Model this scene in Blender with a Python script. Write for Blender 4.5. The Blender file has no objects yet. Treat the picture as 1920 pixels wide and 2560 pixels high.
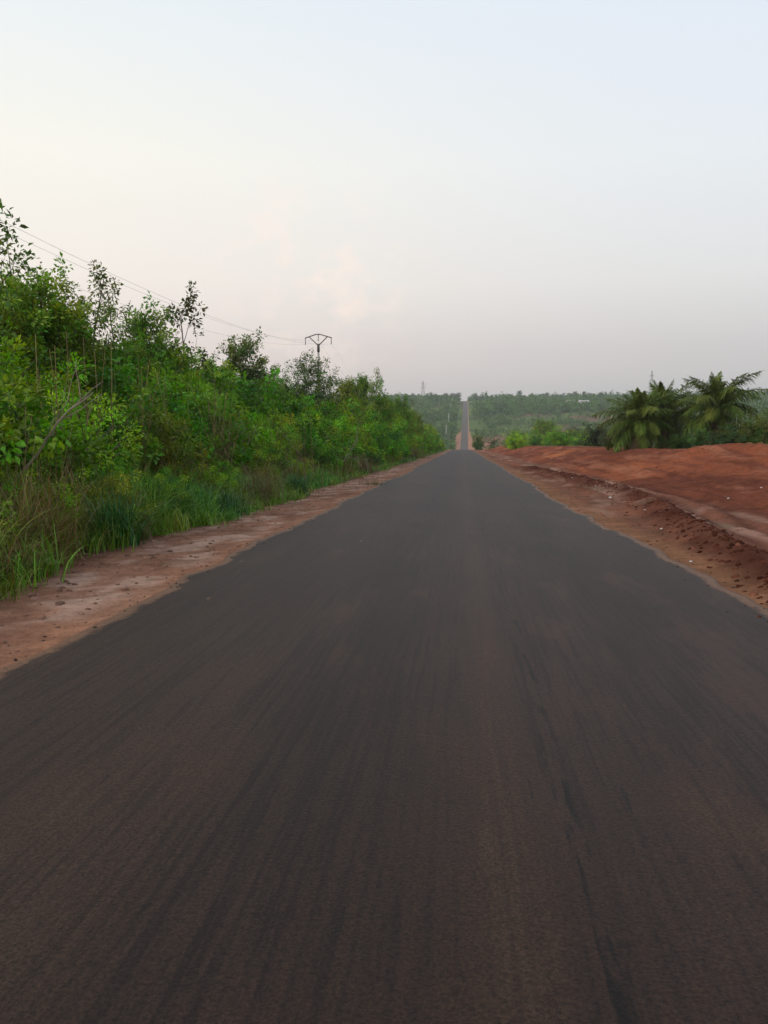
import bpy, math, random
import numpy as np
from mathutils import Vector, Matrix

C = bpy.context.scene
COL = C.collection
R = math.radians
rng = np.random.default_rng(7)
random.seed(7)

# ------------------------------------------------------------------ camera
PITCH, YAW = 7.82, 5.80
EYE = 1.6
FPX = 1930.0                      # focal length in pixels of the 1920x2560 photograph
cam_d = bpy.data.cameras.new('camera')
cam = bpy.data.objects.new('camera', cam_d)
COL.objects.link(cam)
cam.location = (0, 0, EYE)
cam.rotation_euler = (R(90 - PITCH), 0, R(YAW))
cam_d.sensor_fit = 'VERTICAL'
cam_d.sensor_height = 36.0
cam_d.lens = 36.0 * FPX / 2560.0
cam_d.clip_start = 0.05
cam_d.clip_end = 12000
C.camera = cam

# ------------------------------------------------------------------ exposure
C.view_settings.view_transform = 'Standard'
C.view_settings.look = 'None'
C.view_settings.gamma = 1.0
C.view_settings.exposure = 0.0
C.view_settings.use_curve_mapping = False
C.render.engine = 'CYCLES'
C.cycles.use_denoising = True
C.cycles.volume_bounces = 1
C.cycles.max_bounces = 6
C.cycles.transparent_max_bounces = 6


def lin(r, g, b, k=1.0):
    f = lambda c: ((c / 255 + 0.055) / 1.055) ** 2.4 if c / 255 > 0.04045 else c / 255 / 12.92
    return (f(r) * k, f(g) * k, f(b) * k, 1.0)


# ------------------------------------------------------------------ sky
SUN_EL, SUN_AZ = 30.0, -110.0     # low behind the left shoulder, azimuth clockwise from the road direction
W = bpy.data.worlds.new('World')
C.world = W
W.use_nodes = True
nt = W.node_tree
nt.nodes.clear()
N = nt.nodes.new
L = nt.links.new
out = N('ShaderNodeOutputWorld')
bg = N('ShaderNodeBackground')
L(bg.outputs[0], out.inputs[0])
sky = N('ShaderNodeTexSky')
sky.sky_type = 'NISHITA'
sky.sun_disc = False
sky.sun_elevation = R(SUN_EL)
sky.sun_rotation = R(SUN_AZ)
sky.dust_density = 4.0
sky.air_density = 1.2
tc = N('ShaderNodeTexCoord')
sep = N('ShaderNodeSeparateXYZ')
L(tc.outputs['Generated'], sep.inputs[0])


def ramp(stops):
    r = N('ShaderNodeValToRGB')
    e = r.color_ramp.elements
    while len(e) < len(stops):
        e.new(0.5)
    for el, (p, c) in zip(e, stops):
        el.position = p
        el.color = c
    L(sep.outputs['Z'], r.inputs[0])
    return r


KS = 1.0
left = ramp([(0.0, lin(224, 209, 202, KS)), (0.07, lin(231, 217, 212, KS)), (0.15, lin(243, 233, 223, KS)), (0.28, lin(247, 243, 231, KS)),
             (0.45, lin(231, 238, 241, KS)), (0.75, lin(196, 204, 218, KS))])
right = ramp([(0.0, lin(198, 195, 194, KS)), (0.07, lin(203, 199, 200, KS)), (0.15, lin(222, 220, 219, KS)), (0.28, lin(228, 232, 235, KS)),
              (0.45, lin(223, 231, 242, KS)), (0.75, lin(190, 202, 222, KS))])
mr = N('ShaderNodeMapRange')
mr.inputs['From Min'].default_value = 0.42
mr.inputs['From Max'].default_value = -0.55
mr.interpolation_type = 'SMOOTHSTEP'
L(sep.outputs['X'], mr.inputs['Value'])
mx = N('ShaderNodeMix')
mx.data_type = 'RGBA'
L(mr.outputs[0], mx.inputs[0])
L(right.outputs[0], mx.inputs[6])
L(left.outputs[0], mx.inputs[7])
# faint peach cloud bank low over the left horizon
cmap = N('ShaderNodeMapping')
cmap.inputs['Scale'].default_value = (15, 15, 22)
L(tc.outputs['Generated'], cmap.inputs[0])
cn = N('ShaderNodeTexNoise')
cn.inputs['Scale'].default_value = 1.0
cn.inputs['Detail'].default_value = 5
cn.inputs['Roughness'].default_value = 0.55
L(cmap.outputs[0], cn.inputs[0])
cr = N('ShaderNodeMapRange')
cr.inputs['From Min'].default_value = 0.46
cr.inputs['From Max'].default_value = 0.70
cr.interpolation_type = 'SMOOTHSTEP'
L(cn.outputs[0], cr.inputs['Value'])
cd = N('ShaderNodeVectorMath')
cd.operation = 'DISTANCE'
cd.inputs[1].default_value = Vector((-0.185, 0.97, 0.150)).normalized()
L(tc.outputs['Generated'], cd.inputs[0])
cf = N('ShaderNodeMapRange')
cf.inputs['From Min'].default_value = 0.17
cf.inputs['From Max'].default_value = 0.02
cf.interpolation_type = 'SMOOTHSTEP'
L(cd.outputs['Value'], cf.inputs['Value'])
cm = N('ShaderNodeMath')
cm.operation = 'MULTIPLY'
L(cr.outputs[0], cm.inputs[0])
L(cf.outputs[0], cm.inputs[1])
cm2 = N('ShaderNodeMath')
cm2.operation = 'MULTIPLY'
cm2.inputs[1].default_value = 0.6
L(cm.outputs[0], cm2.inputs[0])
mxc = N('ShaderNodeMix')
mxc.data_type = 'RGBA'
L(cm2.outputs[0], mxc.inputs[0])
L(mx.outputs[2], mxc.inputs[6])
mxc.inputs[7].default_value = lin(255, 234, 220, 1.03)
# the physical sky shows faintly through the evening haze
sk = N('ShaderNodeMix')
sk.data_type = 'RGBA'
sk.blend_type = 'ADD'
sk.inputs[0].default_value = 0.02
L(mxc.outputs[2], sk.inputs[6])
L(sky.outputs[0], sk.inputs[7])
L(sk.outputs[2], bg.inputs[0])
bg.inputs[1].default_value = 1.0

# ------------------------------------------------------------------ sun, very soft through haze
sd = bpy.data.lights.new('sun', 'SUN')
sd.energy = 1.15
sd.angle = R(35)
sd.color = (1.0, 0.88, 0.74)
sun = bpy.data.objects.new('sun', sd)
COL.objects.link(sun)
az = R(SUN_AZ)
sdir = Vector((math.sin(az) * math.cos(R(SUN_EL)), math.cos(az) * math.cos(R(SUN_EL)), math.sin(R(SUN_EL))))
sun.rotation_euler = sdir.to_track_quat('Z', 'Y').to_euler()
sun.location = (-40, -20, 60)


# ------------------------------------------------------------------ helpers
def tag(o, label=None, cat=None, group=None, kind=None):
    if label:
        o['label'] = label
    if cat:
        o['category'] = cat
    if group:
        o['group'] = group
    if kind:
        o['kind'] = kind
    return o


def empty(name, loc, rz=0.0, sc=1.0):
    o = bpy.data.objects.new(name, None)
    COL.objects.link(o)
    o.location = loc
    o.rotation_euler = (0, 0, rz)
    o.scale = (sc, sc, sc)
    o.empty_display_size = 0.3
    return o


def make_mesh(name, V, F, tint=None, smooth=False):
    V = np.ascontiguousarray(V, dtype=np.float32)
    F = np.ascontiguousarray(F, dtype=np.int32)
    me = bpy.data.meshes.new(name)
    k = F.shape[1]
    me.vertices.add(len(V))
    me.vertices.foreach_set('co', V.ravel())
    me.loops.add(F.size)
    me.loops.foreach_set('vertex_index', F.ravel())
    me.polygons.add(len(F))
    me.polygons.foreach_set('loop_start', np.arange(0, F.size, k, dtype=np.int32))
    me.polygons.foreach_set('loop_total', np.full(len(F), k, dtype=np.int32))
    if smooth:
        me.polygons.foreach_set('use_smooth', np.ones(len(F), dtype=bool))
    if tint is not None:
        a = me.color_attributes.new('tint', 'FLOAT_COLOR', 'POINT')
        t = np.ones((len(V), 4), dtype=np.float32)
        t[:, :3] = tint
        a.data.foreach_set('color', t.ravel())
    me.update(calc_edges=True)
    me.validate()
    return me


def put(name, me, mat, parent=None, color=None):
    o = bpy.data.objects.new(name, me)
    COL.objects.link(o)
    if mat is not None and not me.materials:
        me.materials.append(mat)
    if parent is not None:
        o.parent = parent
    if color is not None:
        o.color = (*color, 1)
    return o


class Acc:
    """collects pieces into one mesh"""
    def __init__(s):
        s.V, s.F, s.T, s.n = [], [], [], 0

    def add(s, V, F, T=None):
        V = np.asarray(V, dtype=np.float32)
        s.V.append(V)
        s.F.append(np.asarray(F) + s.n)
        if T is None:
            T = np.ones((len(V), 3))
        T = np.asarray(T)
        if T.ndim == 1:
            T = np.tile(T, (len(V), 1))
        s.T.append(T)
        s.n += len(V)

    def mesh(s, name, smooth=False):
        return make_mesh(name, np.vstack(s.V), np.vstack(s.F), np.vstack(s.T), smooth)


def tube(pts, rad, n=6):
    pts = np.asarray(pts, float)
    m = len(pts)
    rad = np.broadcast_to(np.asarray(rad, float), (m,))
    d = np.gradient(pts, axis=0)
    d /= np.linalg.norm(d, axis=1)[:, None] + 1e-9
    ref = np.where(np.abs(d[:, 2:3]) > 0.9, np.array([[1.0, 0, 0]]), np.array([[0, 0, 1.0]]))
    u = np.cross(d, ref)
    u /= np.linalg.norm(u, axis=1)[:, None] + 1e-9
    v = np.cross(d, u)
    a = np.arange(n) * 2 * math.pi / n
    V = pts[:, None, :] + rad[:, None, None] * (np.cos(a)[None, :, None] * u[:, None, :] + np.sin(a)[None, :, None] * v[:, None, :])
    V = V.reshape(-1, 3)
    F = []
    for i in range(m - 1):
        for j in range(n):
            k = (j + 1) % n
            F.append((i * n + j, i * n + k, (i + 1) * n + k, (i + 1) * n + j))
    # caps as fans of quads (degenerate-free): add centre points
    V = np.vstack([V, pts[:1], pts[-1:]])
    c0, c1 = m * n, m * n + 1
    for j in range(0, n, 2):
        F.append((c0, (j + 2) % n, (j + 1) % n, j))
        b = (m - 1) * n
        F.append((c1, b + j, b + (j + 1) % n, b + (j + 2) % n))
    return V, np.array(F)


def box(cx, cy, cz, sx, sy, sz, rz=0.0):
    x, y, z = sx / 2, sy / 2, sz / 2
    V = np.array([(-x, -y, -z), (x, -y, -z), (x, y, -z), (-x, y, -z), (-x, -y, z), (x, -y, z), (x, y, z), (-x, y, z)], float)
    c, s = math.cos(rz), math.sin(rz)
    V = V @ np.array([[c, s, 0], [-s, c, 0], [0, 0, 1]])
    F = np.array([(0, 3, 2, 1), (4, 5, 6, 7), (0, 1, 5, 4), (1, 2, 6, 5), (2, 3, 7, 6), (3, 0, 4, 7)])
    return V + np.array([cx, cy, cz]), F


def _h(ix, iy, seed):
    n = (ix.astype(np.int64) * 374761393 + iy.astype(np.int64) * 668265263 + seed * 974634777) & 0xffffffff
    n = ((n ^ (n >> 13)) * 1274126177) & 0xffffffff
    n = n ^ (n >> 16)
    return (n & 0xffff) / 65535.0


def vnoise(x, y, seed=0):
    x, y = np.asarray(x, float), np.asarray(y, float)
    ix, iy = np.floor(x), np.floor(y)
    fx, fy = x - ix, y - iy
    fx, fy = fx * fx * (3 - 2 * fx), fy * fy * (3 - 2 * fy)
    a, b = _h(ix, iy, seed), _h(ix + 1, iy, seed)
    c, d = _h(ix, iy + 1, seed), _h(ix + 1, iy + 1, seed)
    return (a * (1 - fx) + b * fx) * (1 - fy) + (c * (1 - fx) + d * fx) * fy


def fbm(x, y, seed=0, oct=4, gain=0.5):
    t, amp, tot = 0, 1.0, 0
    for i in range(oct):
        t = t + amp * vnoise(np.asarray(x) * 2 ** i, np.asarray(y) * 2 ** i, seed + i * 17)
        tot += amp
        amp *= gain
    return t / tot            # 0..1


def sstep(a, b, x):
    t = np.clip((np.asarray(x, float) - a) / (b - a), 0, 1)
    return t * t * (3 - 2 * t)


# ------------------------------------------------------------------ lie of the land
_PY = np.array([-400, -200, -50, 0, 100, 200, 262, 300, 380, 450, 540, 640, 760, 900, 1040, 1180, 1270, 1400, 2000, 4500], float)
_PZ = np.array([19.9, 9.94, 2.485, 0, -4.97, -9.94, -13.02, -15.3, -23.5, -29.5, -33.2, -32.3, -22.8, -10.8, -0.8, 7.4, 9.4, 8.6, 6, 3], float)
_m = np.gradient(_PZ, _PY)
_m[:6] = -0.0497


def P(y):
    """height of the road along its length"""
    y = np.asarray(y, float)
    i = np.clip(np.searchsorted(_PY, y) - 1, 0, len(_PY) - 2)
    h = _PY[i + 1] - _PY[i]
    t = np.clip((y - _PY[i]) / h, 0, 1)
    t2, t3 = t * t, t * t * t
    return ((2 * t3 - 3 * t2 + 1) * _PZ[i] + (t3 - 2 * t2 + t) * h * _m[i] + (-2 * t3 + 3 * t2) * _PZ[i + 1] + (t3 - t2) * h * _m[i + 1])


def cx(y):
    """road centre line"""
    y = np.asarray(y, float)
    d = np.clip(y - 230, 0, None)
    return -0.2 + np.where(d < 100, d * d / 200 * 0.0041, (d - 50) * 0.0041)


HALF = 3.05
_WY = np.array([4, 9.6, 13, 17, 21, 27, 36, 47, 56], float)
_WX = np.array([3.55, 3.85, 4.0, 4.5, 5.1, 5.45, 5.2, 4.75, 4.2], float) - 2.85


def windrow(y):
    return np.interp(y, _WY, _WX)


def terrain(x, y):
    x, y = np.asarray(x, float), np.asarray(y, float)
    s = x - cx(y)
    base = P(y)
    near = 1 - sstep(255, 340, y)
    far = sstep(380, 700, y)
    # right: verge, ridge of graded soil, flat strip, bank
    d = s - HALF
    n1 = fbm(x * 0.9, y * 0.5, 3, 4) - 0.5
    n2 = fbm(x * 3.1, y * 2.2, 5, 3) - 0.5
    toe = 3.9 + 0.8 * (fbm(0 * y + 0.5, y * 0.06, 8, 2) - 0.5)
    bank = np.interp(y, [10, 22, 34, 48, 90], [0.70, 0.78, 0.95, 1.34, 1.45]) * sstep(toe, toe + 6.8, d) + 0.13 * (fbm(x * 0.35, y * 0.16, 11, 3) - 0.5) * sstep(toe, toe + 3, d) * 2 + 0.30 * (np.abs(fbm(x * 0.9, y * 0.45, 12, 4) - 0.5) - 0.12) * sstep(toe, toe + 1, d) + 0.19 * (fbm(x * 2.6, y * 1.7, 14, 3) - 0.5) * sstep(toe, toe + 1, d)
    # loose heaps along the crown of the bank
    heap = 0.42 * np.exp(-((y - 44) / 3.2) ** 2 - ((x - 14.0) / 2.0) ** 2) + 0.35 * np.exp(-((y - 41) / 2.4) ** 2 - ((x - 15.2) / 1.5) ** 2) \
        + 0.3 * np.exp(-((y - 34) / 2.2) ** 2 - ((x - 13.4) / 1.4) ** 2) \
        + 0.3 * np.exp(-((y - 39) / 2.0) ** 2 - ((x - 14.8) / 1.2) ** 2)
    wr_fade = sstep(5, 8, y) * (1 - sstep(48, 60, y))
    ww = windrow(y)
    wr = 0.26 * np.exp(-((d - ww) / 0.42) ** 2) * wr_fade * (0.55 + 0.9 * fbm(x * 1.3, y * 0.9, 21, 3))
    wr2 = 0.14 * np.exp(-((d - 0.45 * ww - 0.35) / 0.25) ** 2) * sstep(18, 24, y) * wr_fade * fbm(x, y * 0.8, 23, 2)
    rut = -0.07 * np.exp(-((d - ww - 0.95) / 0.2) ** 2) * wr_fade - 0.06 * np.exp(-((d - ww - 1.75) / 0.2) ** 2) * wr_fade - 0.10 * np.exp(-((d - 3.2 - 0.2 * np.sin(y * 0.2)) / 0.3) ** 2) * near
    rz = (bank + heap + wr + wr2 + rut + n1 * 0.10 * sstep(0.2, 1.2, d) + n2 * 0.07 * sstep(0.3, 1.5, d)) * near
    fall = -np.clip((d - 26) * 0.10, 0, 9) * (1 - far)
    rz = rz + fall * sstep(0, 1, near + 0.6)
    # left: stony shoulder, then a slow rise under the thicket
    e = -s - HALF
    lz = (0.75 * sstep(2.0, 5.2, e) + 0.9 * sstep(4.5, 14, e)) * near + (n1 * 0.07 + n2 * 0.05) * sstep(0.1, 0.8, e) * near
    lz = lz + 9.0 * sstep(5, 40, e) * np.exp(-((y - 610) / 170.0) ** 2)
    out_r, out_l = (d > 0), (e > 0)
    z = base + np.where(out_r, rz - 0.012, 0) + np.where(out_l, lz - 0.012, 0)
    inside = np.clip(HALF - np.abs(s), 0, 1)
    z = z - 0.07 * sstep(0.0, 0.3, inside)
    # far hills
    w = sstep(30, 160, np.abs(s)) * sstep(300, 600, y)
    z = z + w * ((fbm(x / 180, y / 180, 31, 3) - 0.5) * 16)
    z = z + sstep(60, 300, s) * sstep(1050, 1500, y) * 6.0
    z = z + sstep(40, 200, np.abs(s)) * (fbm(x / 30, y / 30, 37, 2) - 0.5) * 2.0 * sstep(150, 300, y)
    return z


_rot = np.array(cam.rotation_euler.to_matrix())


def ray(px, py):
    d = _rot @ np.array([(px - 960) / FPX, -(py - 1280) / FPX, -1.0])
    return d


def at(px, y, zoff=0.0):
    """ground point that stands at distance y in the direction of photo column px (near the horizon)"""
    d = ray(px, 1060)
    x = d[0] / d[1] * y
    return (float(x), float(y), float(terrain(x, y)) + zoff)


def ground_hit(px, py):
    d = ray(px, py)
    ys = np.concatenate([np.arange(3, 120, 0.05), np.arange(120, 1500, 1.0)])
    t = ys / d[1]
    X, Z = d[0] * t, EYE + d[2] * t
    g = terrain(X, ys)
    k = np.argmax(Z < g)
    return float(X[k]), float(ys[k]), float(g[k])


# ------------------------------------------------------------------ materials
def new_mat(name):
    m = bpy.data.materials.new(name)
    m.use_nodes = True
    n = m.node_tree
    n.nodes.clear()
    o = n.nodes.new('ShaderNodeOutputMaterial')
    b = n.nodes.new('ShaderNodeBsdfPrincipled')
    n.links.new(b.outputs[0], o.inputs[0])
    return m, n, b, o


def noise_node(n, scale, detail=4, rough=0.55, vec=None, mscale=None):
    t = n.nodes.new('ShaderNodeTexNoise')
    t.inputs['Scale'].default_value = scale
    t.inputs['Detail'].default_value = detail
    t.inputs['Roughness'].default_value = rough
    if vec is None:
        c = n.nodes.new('ShaderNodeTexCoord')
        vec = c.outputs['Object']
    if mscale is not None:
        mp = n.nodes.new('ShaderNodeMapping')
        mp.inputs['Scale'].default_value = mscale
        n.links.new(vec, mp.inputs[0])
        vec = mp.outputs[0]
    n.links.new(vec, t.inputs['Vector'])
    return t


def mrange(n, src, a, b, c, d, smooth=False):
    m = n.nodes.new('ShaderNodeMapRange')
    if smooth:
        m.interpolation_type = 'SMOOTHSTEP'
    for k, v in zip(('From Min', 'From Max', 'To Min', 'To Max'), (a, b, c, d)):
        m.inputs[k].default_value = v
    n.links.new(src, m.inputs['Value'])
    return m.outputs[0]


def mixc(n, fac, a, b, mode='MIX'):
    m = n.nodes.new('ShaderNodeMix')
    m.data_type = 'RGBA'
    m.blend_type = mode
    for sock, v in ((0, fac), (6, a), (7, b)):
        if hasattr(v, 'is_output'):
            n.links.new(v, m.inputs[sock])
        elif isinstance(v, (int, float)):
            m.inputs[sock].default_value = v
        else:
            m.inputs[sock].default_value = (*v[:3], 1)
    return m.outputs[2]


def math_node(n, op, a, b=None):
    m = n.nodes.new('ShaderNodeMath')
    m.operation = op
    for i, v in enumerate((a, b)):
        if v is None:
            continue
        if hasattr(v, 'is_output'):
            n.links.new(v, m.inputs[i])
        else:
            m.inputs[i].default_value = v
    return m.outputs[0]


def bump(n, b, h, strength, dist):
    bp = n.nodes.new('ShaderNodeBump')
    bp.inputs['Strength'].default_value = strength
    bp.inputs['Distance'].default_value = dist
    n.links.new(h, bp.inputs['Height'])
    n.links.new(bp.outputs[0], b.inputs['Normal'])


def soil_material():
    m, n, b, o = new_mat('soil')
    a = n.nodes.new('ShaderNodeAttribute')
    a.attribute_name = 'tint'
    big = noise_node(n, 0.55, 5, 0.6)
    mid = noise_node(n, 3.5, 6, 0.65)
    fine = noise_node(n, 22, 4, 0.7)
    k1 = mrange(n, big.outputs[0], 0.3, 0.7, 0.78, 1.2)
    k2 = mrange(n, mid.outputs[0], 0.3, 0.7, 0.72, 1.28)
    k3 = mrange(n, fine.outputs[0], 0.3, 0.7, 0.78, 1.2)
    k = math_node(n, 'MULTIPLY', math_node(n, 'MULTIPLY', k1, k2), k3)
    vm = n.nodes.new('ShaderNodeVectorMath')
    vm.operation = 'SCALE'
    n.links.new(a.outputs['Color'], vm.inputs[0])
    n.links.new(k, vm.inputs['Scale'])
    n.links.new(vm.outputs[0], b.inputs['Base Color'])
    b.inputs['Roughness'].default_value = 1.0
    b.inputs['Specular IOR Level'].default_value = 0.04
    hh = math_node(n, 'ADD', math_node(n, 'MULTIPLY', mid.outputs[0], 1.0), math_node(n, 'MULTIPLY', fine.outputs[0], 0.35))
    bump(n, b, hh, 0.9, 0.09)
    return m


def asphalt_material():
    m, n, b, o = new_mat('asphalt')
    c = n.nodes.new('ShaderNodeTexCoord')
    sp = n.nodes.new('ShaderNodeSeparateXYZ')
    n.links.new(c.outputs['Object'], sp.inputs[0])
    big = noise_node(n, 0.35, 4, 0.55, c.outputs['Object'], (1.6, 0.45, 1))
    streak = noise_node(n, 1.0, 5, 0.6, c.outputs['Object'], (26.0, 0.75, 1))
    crack = noise_node(n, 1.0, 3, 0.6, c.outputs['Object'], (22.0, 1.9, 1))
    agg = noise_node(n, 70, 3, 0.75, c.outputs['Object'])
    base = mixc(n, mrange(n, big.outputs[0], 0.3, 0.7, 0, 1, True), (0.026, 0.0138, 0.0088), (0.042, 0.0240, 0.0162))
    base = mixc(n, mrange(n, streak.outputs[0], 0.44, 0.66, 0, 0.6, True), base, (0.0135, 0.0078, 0.0060))
    # black tar flecks along the lanes
    base = mixc(n, mrange(n, crack.outputs[0], 0.68, 0.74, 0, 0.85, True), base, (0.008, 0.006, 0.006))
    # wheel tracks polished darker
    wob = noise_node(n, 0.05, 2, 0.5, c.outputs['Object'])
    xw = math_node(n, 'ADD', sp.outputs['X'], mrange(n, wob.outputs[0], 0, 1, -0.3, 0.3))
    for cxx, ww_, kk in ((-0.83, 0.75, 0.75), (1.45, 0.45, 0.5)):
        dd = math_node(n, 'ABSOLUTE', math_node(n, 'SUBTRACT', xw, cxx))
        pat = mrange(n, streak.outputs[0], 0.35, 0.65, 0.35, 1.0, True)
        base = mixc(n, math_node(n, 'MULTIPLY', mrange(n, dd, 0.02, ww_, kk, 0, True), pat), base, (0.0125, 0.0074, 0.0060))
    # broken tar joint a little right of the middle, brown dust strip beside it
    dj = math_node(n, 'ABSOLUTE', math_node(n, 'SUBTRACT', xw, 0.42))
    jn = noise_node(n, 1.0, 4, 0.6, c.outputs['Object'], (18.0, 1.7, 1))
    base = mixc(n, math_node(n, 'MULTIPLY', mrange(n, dj, 0.02, 0.075, 1, 0, True), mrange(n, jn.outputs[0], 0.52, 0.60, 0, 0.95, True)), base, (0.006, 0.0042, 0.004))
    dj = math_node(n, 'ABSOLUTE', math_node(n, 'SUBTRACT', xw, 0.15))
    base = mixc(n, math_node(n, 'MULTIPLY', mrange(n, dj, 0.02, 0.22, 1, 0, True), mrange(n, streak.outputs[0], 0.40, 0.65, 0, 0.38, True)), base, (0.085, 0.045, 0.026))
    # rust-red dust trodden into the surface
    dust = noise_node(n, 0.8, 6, 0.7, c.outputs['Object'], (2.2, 0.6, 1))
    base = mixc(n, mrange(n, dust.outputs[0], 0.50, 0.75, 0, 0.40, True), base, (0.085, 0.042, 0.023))
    spot = noise_node(n, 2.6, 2, 0.5, c.outputs['Object'], (1.7, 0.6, 1))
    base = mixc(n, mrange(n, spot.outputs[0], 0.76, 0.80, 0, 0.5, True), base, (0.24, 0.14, 0.09))
    # sand drifting in from both edges
    a = n.nodes.new('ShaderNodeAttribute')
    a.attribute_name = 'tint'
    en = noise_node(n, 2.2, 8, 0.72, c.outputs['Object'], (1.3, 0.6, 1))
    ev = math_node(n, 'ADD', a.outputs['Fac'], mrange(n, en.outputs[0], 0, 1, -0.42, 0.42))
    base = mixc(n, mrange(n, ev, 0.60, 0.78, 0, 0.75, True), base, (0.21, 0.108, 0.060))
    base = mixc(n, mrange(n, sp.outputs['Y'], 420, 620, 0, 0.55, True), base, (0.130, 0.095, 0.082))  # far stretch painted paler, standing in for distance haze
    base = mixc(n, mrange(n, agg.outputs[0], 0.35, 0.7, 0, 1), mixc(n, 1.0, base, (0.42, 0.42, 0.42), 'MULTIPLY'), mixc(n, 1.0, base, (1.7, 1.66, 1.62), 'MULTIPLY'))
    n.links.new(base, b.inputs['Base Color'])
    b.inputs['Roughness'].default_value = 0.62
    b.inputs['Specular IOR Level'].default_value = 0.21
    b.inputs['Specular Tint'].default_value = (1.0, 0.93, 0.88, 1)
    bump(n, b, math_node(n, 'ADD', agg.outputs[0], math_node(n, 'MULTIPLY', streak.outputs[0], 0.6)), 0.45, 0.012)
    return m


def leaf_material(name, trans=0.28, rough=0.5, spec=0.35):
    m, n, b, o = new_mat(name)
    a = n.nodes.new('ShaderNodeAttribute')
    a.attribute_name = 'tint'
    oi = n.nodes.new('ShaderNodeObjectInfo')
    col = mixc(n, 1.0, a.outputs['Color'], oi.outputs['Color'], 'MULTIPLY')
    n.links.new(col, b.inputs['Base Color'])
    b.inputs['Roughness'].default_value = rough
    b.inputs['Specular IOR Level'].default_value = spec
    if trans > 0:
        t = n.nodes.new('ShaderNodeBsdfTranslucent')
        n.links.new(mixc(n, 1.0, col, (1.25, 1.2, 0.5), 'MULTIPLY'), t.inputs[0])
        mx = n.nodes.new('ShaderNodeMixShader')
        mx.inputs[0].default_value = trans
        n.links.new(b.outputs[0], mx.inputs[1])
        n.links.new(t.outputs[0], mx.inputs[2])
        n.links.new(mx.outputs[0], o.inputs[0])
    return m


def rough_material(name, c1, c2, scale=6, mscale=None, rough=0.85, bs=0.5, bd=0.02, spec=0.25):
    m, n, b, o = new_mat(name)
    t = noise_node(n, scale, 5, 0.65, None, mscale)
    n.links.new(mixc(n, mrange(n, t.outputs[0], 0.3, 0.7, 0, 1, True), c1, c2), b.inputs['Base Color'])
    b.inputs['Roughness'].default_value = rough
    b.inputs['Specular IOR Level'].default_value = spec
    bump(n, b, t.outputs[0], bs, bd)
    return m


M_SOIL = soil_material()
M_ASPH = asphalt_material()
M_LEAF = leaf_material('leaves', 0.33, 0.45, 0.28)
M_PALM = leaf_material('palm_leaves', 0.15, 0.6, 0.12)
M_GRASS = leaf_material('grass_blades', 0.18, 0.45, 0.32)
M_BARK = rough_material('bark', (0.10, 0.075, 0.05), (0.22, 0.18, 0.14), 7, (1, 1, 0.25))
M_DRY = leaf_material('dry_stalks', 0.0, 0.8, 0.2)
M_PALMTRUNK = rough_material('palm_trunk', (0.035, 0.026, 0.018), (0.11, 0.085, 0.06), 5, (1, 1, 2.5), 0.9, 1.0, 0.06)
M_CONC = rough_material('concrete', (0.30, 0.28, 0.26), (0.42, 0.40, 0.37), 3, (1, 1, 0.4), 0.85, 0.3, 0.01)
M_STEEL = rough_material('weathered_steel', (0.10, 0.085, 0.075), (0.17, 0.15, 0.135), 8, None, 0.6, 0.2, 0.005, 0.5)
M_GLASSINS = rough_material('insulator_glass', (0.06, 0.05, 0.045), (0.10, 0.085, 0.08), 20, None, 0.3, 0.1, 0.002, 0.5)
M_WIRE = rough_material('wire_aluminium', (0.10, 0.10, 0.10), (0.14, 0.14, 0.14), 5, None, 0.5, 0.1, 0.001, 0.5)
M_LITTER = rough_material('plastic_litter', (0.62, 0.62, 0.60), (0.80, 0.79, 0.76), 9, None, 0.5, 0.6, 0.02, 0.5)
M_WALL = rough_material('limewashed_wall', (0.55, 0.50, 0.45), (0.72, 0.68, 0.62), 1.2, None, 0.9)
M_ROOF = rough_material('sheet_roof', (0.45, 0.40, 0.37), (0.60, 0.56, 0.53), 1.0, (1, 6, 1), 0.5, 0.3, 0.03, 0.5)
M_DARK = rough_material('dark_opening', (0.02, 0.02, 0.02), (0.035, 0.03, 0.03), 2)

# ------------------------------------------------------------------ ground sheet
ys = [-60.0]
while ys[-1] < 3300:
    y = ys[-1]
    ys.append(y + max(0.13 if y > 2 else (0.6 if y > -10 else 4.0), 0.0095 * abs(y) if y > 0 else 0.13))
ys = np.array(ys)


def grow(start, step, limit, ratio=1.09):
    v, s_ = [], step
    x = start
    while x < limit:
        x += s_
        v.append(x)
        s_ *= ratio
    return v


r_s = list(np.arange(0, 2.7, 0.45)) + [2.75, 2.9, 3.0, 3.05, 3.12, 3.2] + list(np.arange(3.32, 16.5, 0.14)) + grow(16.5, 0.2, 3300)
l_s = [0.45, 0.9, 1.35, 1.8, 2.25, 2.7, 2.75, 2.9, 3.0, 3.05, 3.12, 3.2] + list(np.arange(3.35, 9.0, 0.17)) + grow(9.0, 0.25, 3300)
ss = np.array(sorted([-v for v in l_s] + [float(v) for v in r_s]))
S, Y = np.meshgrid(ss, ys)
X = S + cx(Y)
Z = terrain(X, Y)
nr, nc = X.shape
idx = np.arange(nr * nc).reshape(nr, nc)
F = np.stack([idx[:-1, :-1], idx[:-1, 1:], idx[1:, 1:], idx[1:, :-1]], -1).reshape(-1, 4)


def blend(c, d, w):
    return c * (1 - w[..., None]) + np.array(d) * w[..., None]


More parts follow.
